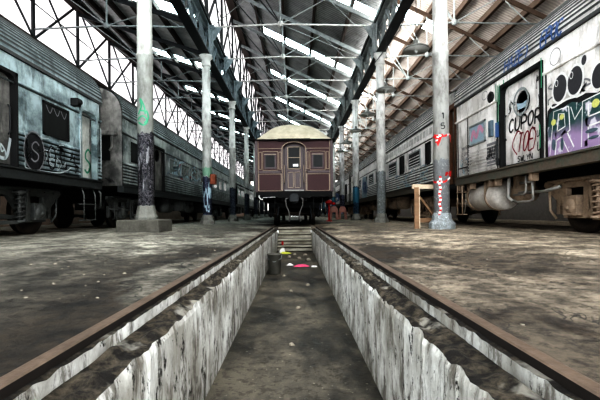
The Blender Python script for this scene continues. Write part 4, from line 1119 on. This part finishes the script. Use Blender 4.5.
# corner posts and beading
mb = MB()
for q in (-1, 1):
    fbox(mb, q*1.45, q*1.36, 1.25, 3.17, 0, .035); fbox(mb, q*.50, q*.44, 1.25, 2.9, 0, .03)
fbox(mb, -1.40, -.45, 1.96, 2.04, 0, .03); fbox(mb, .45, 1.40, 1.96, 2.04, 0, .03)
build_each(mb, 'moulding', M['maroon_dk'], mc, True)
mb = MB(); L = .018
for q in (-1, 1):
    def hb(x0, x1, z): fbox(mb, q*x0, q*x1, z-L/2, z+L/2, 0, .038)
    def vb(x, z0, z1): fbox(mb, q*x-L/2, q*x+L/2, z0, z1, 0, .038)
    hb(.44, 1.34, 2.87); vb(1.33, 1.30, 2.87+.3)
    # window surround
    for a, b, z0, z1 in ((.60, 1.16, 2.06, 2.76),):
        hb(a, b, z0); hb(a, b, z1); vb(a, z0, z1); vb(b, z0, z1)
    for a, b in ((.48, .56), (1.20, 1.30)):
        hb(a, b, 2.10); hb(a, b, 2.74); vb(a, 2.10, 2.74); vb(b, 2.10, 2.74)
    # lower panel
    hb(.48, 1.31, 1.92); hb(.48, 1.31, 1.30); vb(.48, 1.30, 1.92); vb(1.31, 1.30, 1.92)
# arch line
for i in range(20):
    a0, a1 = PI*i/20, PI*(i+1)/20
    mb.bar((.44*math.cos(a0), FY-.03, 2.85+.27*math.sin(a0)), (.44*math.cos(a1), FY-.03, 2.85+.27*math.sin(a1)), .03, .022, (0,1,0))
for q in (-1, 1): mb.box(q*.43, q*.455, FY-.038, FY, 1.28, 2.85)
mb.build('lining', M['cream'], mc)
# windows
for q in (-1, 1):
    mb = MB(); mb.box(q*.66, q*1.10, FY-.02, FY-.01, 2.12, 2.70)
    w = mb.build('window', M['maroon_dk'], mc)
    mb = MB(); mb.box(q*.72, q*1.06, FY-.026, FY-.02, 2.18, 2.62); mb.build('pane', M['darkglass'], w)
    mb = MB(); mb.box(q*.66, q*1.10, FY-.035, FY-.02, 2.64, 2.665); mb.build('glazing_bar', M['cream'], w)
# door
mb = MB(); mb.box(-.34, .34, FY+.22, FY+.27, 1.30, 3.12); mb.box(-.42, -.38, FY+.08, FY+.27, 1.28, 3.12); mb.box(.38, .42, FY+.08, FY+.27, 1.28, 3.12); mb.box(-.42, .42, FY+.27, FY+.3, 1.28, 3.15)
d = mb.build('door', M['maroon_dk'], mc)
yd = FY+.215
mb = MB()
def rect(x0, x1, z0, z1, w=.022):
    mb.box(x0, x1, yd-.015, yd, z0, z0+w); mb.box(x0, x1, yd-.015, yd, z1-w, z1); mb.box(x0, x0+w, yd-.015, yd, z0, z1); mb.box(x1-w, x1, yd-.015, yd, z0, z1)
rect(-.25, .25, 2.12, 2.98, .035); mb.box(-.25, .25, yd-.015, yd, 2.55, 2.575); rect(-.24, -.02, 1.42, 2.02); rect(.02, .24, 1.42, 2.02)
mb.build('door_moulding', M['cream'], d)
mb = MB(); mb.box(-.21, .21, yd-.006, yd+.004, 2.16, 2.94); mb.build('pane', M['darkglass'], d)
mb = MB(); mb.box(-.04, .16, yd-.012, yd-.008, 2.22, 2.32); g = mb.build('notice', M['p_white'], d); g['label'] = 'small white notice in the door window'
mb = MB(); mb.box(-.36, .36, FY+.02, FY+.22, 1.27, 1.34); mb.build('threshold', M['pipe'], mc)
mb = MB(); mb.tube([(.36,FY-.05,1.6),(.36,FY-.08,1.65),(.36,FY-.08,2.2),(.36,FY-.05,2.25)], .014, 6); mb.tube([(-.36,FY-.05,1.6),(-.36,FY-.08,1.65),(-.36,FY-.08,2.2),(-.36,FY-.05,2.25)], .014, 6); mb.build('grab_rail', M['cream'], mc)
# domed roof
mb = MB(); mb.smooth = True
NX, rows = 32, []
ysr = [0, .06, .15, .28, .45, .65, .9, 1.2, 14.3, 14.6, 14.85, 15.1]
def env(y):
    t = min(1, y/1.2) if y < 7 else min(1, (15.1-y)/.9)
    return math.sin(t*PI/2)**.75
for y in ysr:
    r = []
    for i in range(NX+1):
        x = -1.52 + 3.04*i/NX; a = abs(x)/1.52
        f = (1-a**2.7)
        # side taper toward the end in plan keeps the dome round
        r.append((x, FY-.10+y, 3.20 + .78*min(f, 1.0)*env(y)))
    rows.append(r)
mb.add([p for r in rows for p in r], [(j*(NX+1)+i, j*(NX+1)+i+1, (j+1)*(NX+1)+i+1, (j+1)*(NX+1)+i) for j in range(len(rows)-1) for i in range(NX)])
mb.build('roof', M['canvas'], mc)
mb = MB(); mb.box(-1.53, 1.53, FY-.12, FY+15.0, 3.165, 3.205); mb.box(-.60, .60, FY-.16, FY-.02, 3.14, 3.215); mb.build('eaves_board', M['undergear'], mc)
for y in (2.5, 6, 9.5, 13):
    mb = MB(); mb.lathe((0, FY+y, 3.95), [(.05,0),(.05,.1),(.16,.1),(.16,.16),(.06,.24)], 14); mb.build('roof_ventilator', M['iron_grey'], mc)
# headstock, drawgear, hoses, steps
mb = MB(); mb.box(-1.42, 1.42, FY-.06, FY+.12, 1.06, 1.26); mb.box(-.62, .62, FY-.14, FY-.02, 1.02, 1.28); mb.box(-1.42, -1.30, FY, FY+14.9, 1.0, 1.26); mb.box(1.30, 1.42, FY, FY+14.9, 1.0, 1.26); mb.box(-.5, .5, FY+.1, FY+14.8, .9, 1.2)
mb.build('headstock', M['undergear'], mc, bevel=.01)
mb = MB(); mb.tube([(0,FY-.10,1.0),(0,FY-.40,1.0)], .10, 12); mb.box(-.16,.16,FY-.55,FY-.36,.86,1.12); mb.lathe((0,FY-.14,1.0), [(.2,-.02),(.2,.03),(.13,.05)], 18, 'y'); mb.build('coupler', M['iron_dark'], mc, bevel=.02)
for q in (-1, 1):
    mb = MB()
    mb.tube([(q*.22,FY-.12,1.02),(q*.32,FY-.2,.98),(q*.30,FY-.24,.75),(q*.20,FY-.24,.50),(q*.17,FY-.22,.28),(q*.20,FY-.2,.16)], [.025,.026,.026,.026,.03,.035], 8)
    mb.build('brake_hose', M['hose'], mc)
mb = MB(); mb.tube([(-1.30,FY-.06,1.12),(-1.30,FY-.16,1.08),(-1.24,FY-.16,.98),(-1.16,FY-.16,.98)], .03, 8); mb.tube([(-1.16,FY-.1,1.04),(-.7,FY-.1,1.06)], .02, 6); mb.build('lamp_bracket', M['iron_white'], mc)
for q in (-1, 1):
    mb = MB(); mb.tube([(q*1.05,FY+.0,1.05),(q*1.05,FY-.0,.45)], .02, 6); mb.tube([(q*.72,FY+.0,1.05),(q*.72,FY-.0,.45)], .02, 6); mb.box(q*.7,q*1.08,FY-.08,FY+.12,.44,.47); mb.build('footstep', M['undergear'], mc)
def wood_bogie(yc):
    b = MB()
    for q in (-1, 1):
        x = q*.95
        b.box(x-.05, x+.05, yc-1.7, yc+1.7, .72, .90)
        for k in (-1, 1):
            b.prism_x([(yc+k*1.1-.25,.72),(yc+k*1.1-.13,.30),(yc+k*1.1+.13,.30),(yc+k*1.1+.25,.72)], x-.04, x+.04)
            b.box(x-.09, x+.12*q+x*0+x*0 if False else x+.09, yc+k*1.1-.12, yc+k*1.1+.12, .34, .60)
    b.box(-.95, .95, yc-1.7, yc-1.58, .66, .88); b.box(-.95, .95, yc+1.58, yc+1.7, .66, .88); b.box(-.95,.95,yc-.2,yc+.2,.6,.9)
    r = b.build('bogie', M['undergear'], mc, bevel=.01)
    for k in (-1, 1):
        for q in (-1, 1):
            w = MB(); x = q*.755
            pr = [(.05,-.09),(.12,-.08),(.14,-.05),(.30,-.025),(.37,-.05),(.455,-.055),(.455,.045),(.485,.05),(.485,.075),(.36,.075),(.30,.03),(.05,.04)]
            w.lathe((x, yc+k*1.1, .457), pr if q < 0 else [(a, -b_) for a, b_ in pr], 32, 'x')
            # flange goes to the inside, so mirror
            w.build('wheel', M['wheel'], r)
        a = MB(); a.tube([(-.7,yc+k*1.1,.457),(.7,yc+k*1.1,.457)], .07, 12); a.build('axle', M['wheel'], r)
    for q in (-1, 1):
        s_ = MB(); s_.tube([(q*.62,yc-1.66,.80),(q*.62,yc-1.78,.62),(q*.66,yc-1.80,.30),(q*.74,yc-1.72,.20)], .03, 8); s_.build('brake_hanger', M['iron_dark'], r)
    return r
wood_bogie(FY+2.4); wood_bogie(FY+12.4)
mb = MB(); mb.box(-1.1, 1.1, FY+4.6, FY+6.6, .5, 1.0); mb.box(-1.1, 1.1, FY+7.2, FY+9.8, .45, 1.0); mb.build('battery_box', M['undergear'], mc, bevel=.02)

# ------------------------------------------------------------------ hanging lamps over the right aisle
for k in range(6):
    y = 9.6 + 3.15*k; x = 2.96; z = 4.33
    l = thing('pendant_lamp', ['nearest and largest round enamel lamp hanging beside the first right column', 'second hanging enamel lamp, just right of the second right column', 'third hanging enamel lamp left of the second right column', 'fourth hanging enamel lamp from the camera by the right girder', 'fifth hanging enamel lamp from the camera by the right girder', 'furthest hanging enamel lamp by the right girder'][k], 'lamp', (x, y, z), 'enamel lamps along the right girder')
    mb = MB(); mb.lathe((x, y, z), [(.31,0),(.315,.012),(.27,.06),(.17,.105),(.09,.125),(.05,.17),(.05,.24),(.02,.26)], 32); mb.build('lamp_shade', M['enamel'], l)
    mb = MB(); mb.lathe((x, y, z), [(.30,-.002),(.26,.04),(.10,.055),(.05,.02),(.04,-.05),(.01,-.07)], 28); mb.build('reflector', M['enamel_in'], l)
    mb = MB(); mb.tube([(x, y, z+.25), (x+.02, y, 6.0), (XC-.12, y, ZG0-.01)], .009, 6)
    mb.tube([(x-.0, y, z+.25), (x+.10, y+.0, z+.9), (XC-.10, y, ZG0-.01)], .005, 5); mb.build('suspension_wire', M['iron_dark'], l)
# cable slung along the right girder
mb = MB(); mb.tube([(XC-.17, -2, 6.3), (XC-.10, 4, 6.15), (XC-.2, 8.8, 6.1), (XC-.05, 12, 5.9), (XC-.19, 14.95, 6.05)], .014, 6)
tag(mb.build('slack_cable', M['iron_dark']), 'thin dark cable slung between the tops of the first two right columns', 'cable')

# ------------------------------------------------------------------ column decorations: tape, numerals, tag paint, hung box
x0, y0 = XC, CY[0]
def cyl(R, s, ang0=0):   # maps (u=arc metres, z) onto the column shaft, angle 0 faces the camera
    def f(u, v, l=0):
        a = -PI/2 + u/R + ang0
        return (s*XC + (R+.004+l)*math.cos(a), CY[0] + (R+.004+l)*math.sin(a), v)
    return f
C0 = cyl(.172, 1)
mb = MB(); write(mb, '1', -.05, 2.46, .07, .12, .022, C0, slant=0); write(mb, '5', -.06, 2.24, .08, .12, .020, C0, slant=0)
mb.build('numeral', M['p_black'], cols[(1,0)], recalc=False)
def tape(name, label, z, dz, tail=None, seed=0):
    t = thing('barrier_tape', label, 'tape', (x0, y0, z))
    rnd = random.Random(seed); N = 48
    for col in (0, 1):
        mb = MB()
        for i in range(N):
            a0, a1 = -PI + 2*PI*i/N, -PI + 2*PI*(i+1)/N
            if (i//5) % 2 != col: continue
            z0_ = z + dz*math.sin(a0+PI*.2)+.012*math.sin(a0*5); z1_ = z + dz*math.sin(a1+PI*.2)+.012*math.sin(a1*5)
            q = [(x0+.18*math.cos(a), y0+.18*math.sin(a), zz) for a, zz in ((a0,z0_-.022),(a1,z1_-.022),(a1,z1_+.022),(a0,z0_+.022))]
            mb.add(q, [(0,1,2,3)])
        if tail:
            P = tail; 
            for i in range(len(P)-1):
                if i % 2 != col: continue
                a, b = P[i], P[i+1]
                q = []
                for (u, v), dd in ((a,-.022),(b,-.022),(b,.022),(a,.022)):
                    q.append(C0(u+dd, v, .012))
                mb.add(q, [(0,1,2,3)])
        mb.build('red_stripe' if col == 0 else 'white_stripe', M['tape_red'] if col == 0 else M['tape_white'], t, recalc=False)
    return t
t = tape('barrier_tape', 'upper red and white tape knotted round the nearest right column', 2.12, .035, [(-.14+.02*math.sin(i), 2.12-.035*i) for i in range(6)], 1)
mb = MB(); mb.add([C0(-.22,2.14,.01), C0(-.02,2.12,.02), C0(-.12,1.86,.02)], [(0,1,2)]); mb.add([C0(.10,2.16,.01), C0(.24,2.12,.03), C0(.20,1.94,.02)], [(0,1,2)]); mb.build('red_flap', M['tape_red'], t, recalc=False)
t = tape('barrier_tape', 'lower red and white tape with a tail hanging down the nearest right column', 1.18, .09, [(-.09+.015*math.sin(i*1.3), 1.22-.045*i) for i in range(20)], 2)
mb = MB(); mb.add([C0(.02,1.30,.02), C0(.22,1.34,.03), C0(.20,1.22,.02), C0(.0,1.22,.02)], [(0,1,2,3)]); mb.build('red_flap', M['tape_red'], t, recalc=False)
# green and dark tag paint on the nearest left column
C1 = cyl(.172, -1)
mb = MB()
for pts in ([(-.10,2.62),(-.02,2.78),(-.05,2.95),(.03,2.80),(.06,2.62)], [(-.12,2.5),(.0,2.58),(.1,2.48),(.02,2.38),(-.1,2.45)], [(.08,2.7),(.12,2.55),(.04,2.42)], [(-.06,2.7),(.08,2.68)]):
    ribbon(mb, smooth(pts), .035, C1)
mb.build('graffiti_tag', M['p_green'], cols[(-1,0)], recalc=False)
mb = MB(); scribble(mb, -.16, 1.0, .32, 1.05, 9, .022, C1, 101); mb.build('graffiti_tag', M['p_black'], cols[(-1,0)], recalc=False)
mb = MB(); scribble(mb, -.16, 1.0, .32, 1.0, 5, .016, C1, 102); mb.build('graffiti_tag', M['p_grey'], cols[(-1,0)], recalc=False)
def C2(u, v, l=0):
    a = -PI/2 + u/.172; return (-XC+(.176+l)*math.cos(a), CY[1]+(.176+l)*math.sin(a), v)
mb = MB(); scribble(mb, -.2, .55, .4, 1.1, 12, .03, C2, 103); mb.build('graffiti_tag', M['p_ltblue'], cols[(-1,1)], recalc=False)
o = MB(); o.box(-XC+.17, -XC+.36, CY[1]-.30, CY[1]-.02, 1.55, 1.92); o.box(-XC+.19, -XC+.34, CY[1]-.32, CY[1]-.30, 1.60, 1.87)
tag(o.build('switch_box', M['rust_box'], bevel=.015), 'small rusty orange box fixed to the second left column', 'box')
o = MB(); o.tube([(-XC+.18, CY[2]-.1, 2.05), (-XC+1.1, CY[2]-.3, 1.62)], .035, 8)
tag(o.build('leaning_pipe', M['iron_dark']), 'thin dark pipe slanting from the third left column', 'pipe')

# ------------------------------------------------------------------ timber trestle by the nearest right column
tr = thing('timber_trestle', 'rough wooden trestle frame standing left of the nearest right column', 'trestle', (2.83, 9.1, .07))
def plank(a, b, w, h, m, nm='plank', up=(0,1,0)):
    mb = MB(); mb.bar(a, b, w, h, up); return mb.build(nm, m, tr, bevel=.005)
plank((2.74,8.95,.07), (2.74,8.95,1.00), .10, .05, M['wood'], 'leg'); plank((2.80,9.02,.07), (2.80,9.02,.98), .06, .09, M['wood_pale'], 'leg')
plank((3.34,9.25,.07), (3.34,9.25,.98), .09, .05, M['wood'], 'leg')
plank((2.66,8.98,1.02), (3.40,9.20,1.02), .06, .10, M['wood_pale'], 'top_rail', (0,0,1)); plank((2.76,9.0,.86), (3.30,9.2,.24), .05, .09, M['wood'], 'brace'); plank((2.72,9.0,.26), (3.36,9.2,.26), .05, .11, M['wood'], 'lower_rail', (0,0,1))

# ------------------------------------------------------------------ pit litter
b = thing('waste_bin', 'dull grey round bin standing on the pit floor against the left wall', 'bin', (-.395, 7.9, -.75))
mb = MB(); mb.lathe((-.395, 7.9, -.75), [(.11,0),(.115,.02),(.138,.37),(.148,.38),(.148,.40),(.13,.40),(.11,.05)], 24); mb.build('bin_body', M['bucket'], b)
mb = MB(); mb.tube([(-.53,7.9,-.37),(-.52,7.83,-.44),(-.395,7.76,-.50),(-.26,7.83,-.44),(-.25,7.9,-.37)], .006, 6); mb.build('handle', M['iron_grey'], b)
def crumple(name, cx, cy, cz, r, h, mat, label, cat, seed, elong=1.0):
    rnd = random.Random(seed); mb = MB(); n = 14; vs = [(cx, cy, cz+h)]
    for ring in (.5, 1.0):
        for i in range(n):
            a = 2*PI*i/n; q = r*ring*rnd.uniform(.65, 1.2)
            vs.append((cx+q*math.cos(a)*elong, cy+q*math.sin(a), cz + (h*rnd.uniform(.3, 1) if ring < 1 else .002)))
    fs = [(0, 1+i, 1+(i+1) % n) for i in range(n)] + [(1+i, 1+n+i, 1+n+(i+1) % n, 1+(i+1) % n) for i in range(n)]
    mb.add(vs, fs); return tag(mb.build(name, mat), label, cat)
crumple('crumpled_bag', .16, 9.05, -.75, .15, .04, M['litter_pink'], 'crumpled pink paper lying in the middle of the pit', 'litter', 1, 1.3)
crumple('crumpled_paper', .44, 8.9, -.75, .06, .03, M['litter_white'], 'white scrap lying just right of the pink litter', 'litter', 2, 1.3)
crumple('crumpled_paper', -.10, 9.2, -.75, .06, .05, M['litter_white'], 'white scrap lying just left of the pink litter', 'litter', 3, 1.3)
crumple('crumpled_wrapper', -.28, 12.0, -.75, .15, .05, M['litter_yellow'], 'yellow-green wrapper in front of the pit steps', 'litter', 4, 1.4)
crumple('crumpled_wrapper', -.38, 12.35, -.75, .12, .14, M['litter_white'], 'white wrapper piled at the left foot of the pit steps', 'litter', 5)
mb = MB(); mb.lathe((-.39, 12.84, -.5625), [(.033,0),(.034,.10),(.031,.115)], 14); tag(mb.build('drink_can', M['litter_red']), 'small red can standing on the lowest pit step', 'can')
rnd = random.Random(5)
for i, (x, y, r) in enumerate(((.22,6.6,.035),(-.05,6.1,.03),(.05,5.0,.03),(.12,10.6,.05),(-.15,10.9,.06),(.35,10.2,.06),(-.02,3.6,.025),(.30,11.4,.06),(.0,11.6,.05),(-.2,7.6,.03))):
    mb = MB(); n = 7; vs = []
    for z, k in ((0,1),(.5,.95),(.9,.5)):
        for j in range(n):
            a = 2*PI*j/n; q = r*k*rnd.uniform(.7,1.15); vs.append((x+q*math.cos(a), y+q*math.sin(a), -.75+z*r))
    mb.add(vs, [(k*n+j, k*n+(j+1) % n, (k+1)*n+(j+1) % n, (k+1)*n+j) for k in range(2) for j in range(n)] + [tuple(range(2*n, 3*n))])
    tag(mb.build('concrete_chip', M['rubble']), 'small pale concrete chip lying on the pit floor', 'rubble', 'chips on the pit floor')
# crumbs of debris on both ledges and along the rails: beyond counting
mb = MB(); rnd = random.Random(11)
for i in range(900):
    s = rnd.choice((-1,1)); y = rnd.uniform(.4, 1)**1.5*11 + .2; x = s*rnd.uniform(.585, .695); r = rnd.uniform(.003, .014)
    z = -.085 + rnd.uniform(-.004,.010); r *= .75; vs = []
    for zz, k in ((-.5,1),(.9,.6)):
        for j in range(5):
            a = 2*PI*j/5+rnd.random(); q = r*k*rnd.uniform(.6,1.3); vs.append((x+q*math.cos(a), y+q*math.sin(a), z+zz*r))
    mb.add(vs, [(j, (j+1) % 5, 5+(j+1) % 5, 5+j) for j in range(5)] + [(5,6,7,8,9)])
o = mb.build('ledge_debris', M['debris']); tag(o, 'crumbled concrete and dirt scattered along both pit ledges', 'rubble'); o['kind'] = 'stuff'
mb = MB()
for i in range(420):
    s = rnd.choice((-1,1)); y = rnd.uniform(.9, 11); x = s*rnd.uniform(.85, 3.0); r = rnd.uniform(.003, .011)
    if abs(x)/y > .85: continue
    t_ = min(1, max(0, (abs(x)-.8)/2.0)); z = .075*t_*t_*(3-2*t_)+.002; vs = []
    for zz, k in ((-.8,1),(.7,.6)):
        for j in range(5):
            a = 2*PI*j/5+rnd.random(); q = r*k*rnd.uniform(.6,1.5); vs.append((x+q*math.cos(a)*1.3, y+q*math.sin(a), z+zz*r*.6))
    mb.add(vs, [(j, (j+1) % 5, 5+(j+1) % 5, 5+j) for j in range(5)] + [(5,6,7,8,9)])
o = mb.build('floor_grit', M['rubble']); tag(o, 'pale grit and flakes scattered over the hall floor', 'rubble'); o['kind'] = 'stuff'

# red and pink barrier clutter far behind, between the right columns and the maroon carriage
for k, (x, y) in enumerate(((2.35, 24.0), (2.95, 24.6))):
    b = thing('plastic_barrier', ('pale pink plastic barrier left of the thin far right columns', 'pale pink plastic barrier between the far right columns')[k], 'barrier', (x, y, .07))
    mb = MB(); mb.prism_y([(x-.28,.07),(x-.22,.72),(x-.12,.88),(x+.12,.88),(x+.22,.72),(x+.28,.07),(x+.12,.07),(x+.10,.5),(x-.10,.5),(x-.12,.07)], y-.1, y+.1); mb.build('barrier_body', M['skinpink'], b, bevel=.02)
mb = MB(); x, y = 1.72, 20.0
mb.lathe((x, y, 1.0), [(.05,-.12),(.16,-.08),(.19,0),(.14,.08),(.04,.12)], 12); mb.lathe((x+.24, y+.1, .93), [(.03,-.07),(.09,-.04),(.1,0),(.07,.05),(.03,.08)], 10)
mb.tube([(x,y,.9),(x,y,.08)], .04, 8); mb.box(x-.14, x+.14, y-.14, y+.14, .05, .09)
tag(mb.build('warning_lamp', M['tape_red']), 'small red signal lamp on a post behind the maroon carriage', 'lamp')

# overhead cross wires of the nave (thin rods along the hall between trusses)
for k, (x, z) in enumerate(((-.46, ZT+.1),)):
    mb = MB(); mb.tube([(x, Y0, z), (x, Y1, z)], .018, 5); struct(mb.build('trim_runner_%d' % (k+1), M['iron_grey']))
mb = MB()
for i in range(0, len(TY)-1):
    a, b = TY[i], TY[i+1]; s = -1 if i % 2 else 1
    mb.tube([(-.46, a, ZT+.1), (-XC+.2 if s < 0 else XC-.2, b, ZT)], .014, 5)
struct(mb.build('trim_wind_bracing', M['iron_grey']))

# ------------------------------------------------------------------ light, sky, camera
w = bpy.data.worlds.new('sky'); scene.world = w; w.use_nodes = True
bg = w.node_tree.nodes['Background']; bg.inputs[0].default_value = (.93,.97,1,1); bg.inputs[1].default_value = 4.3
cam = bpy.data.cameras.new('camera'); cam.lens = 24; cam.sensor_width = 36; cam.sensor_fit = 'HORIZONTAL'
cam.shift_x = 5/600; cam.shift_y = 14/600; cam.clip_start = .02; cam.clip_end = 300
co = bpy.data.objects.new('camera', cam); COL.objects.link(co)
co.matrix_world = Matrix.Translation((CX, 0, CH)) @ Matrix.Rotation(PI/2, 4, 'X') @ Matrix.Rotation(math.radians(-.55), 4, 'Z')
scene.camera = co
scene.view_settings.view_transform = 'Standard'
try: scene.view_settings.look = 'Very High Contrast'
except Exception: pass
scene.view_settings.exposure = .62
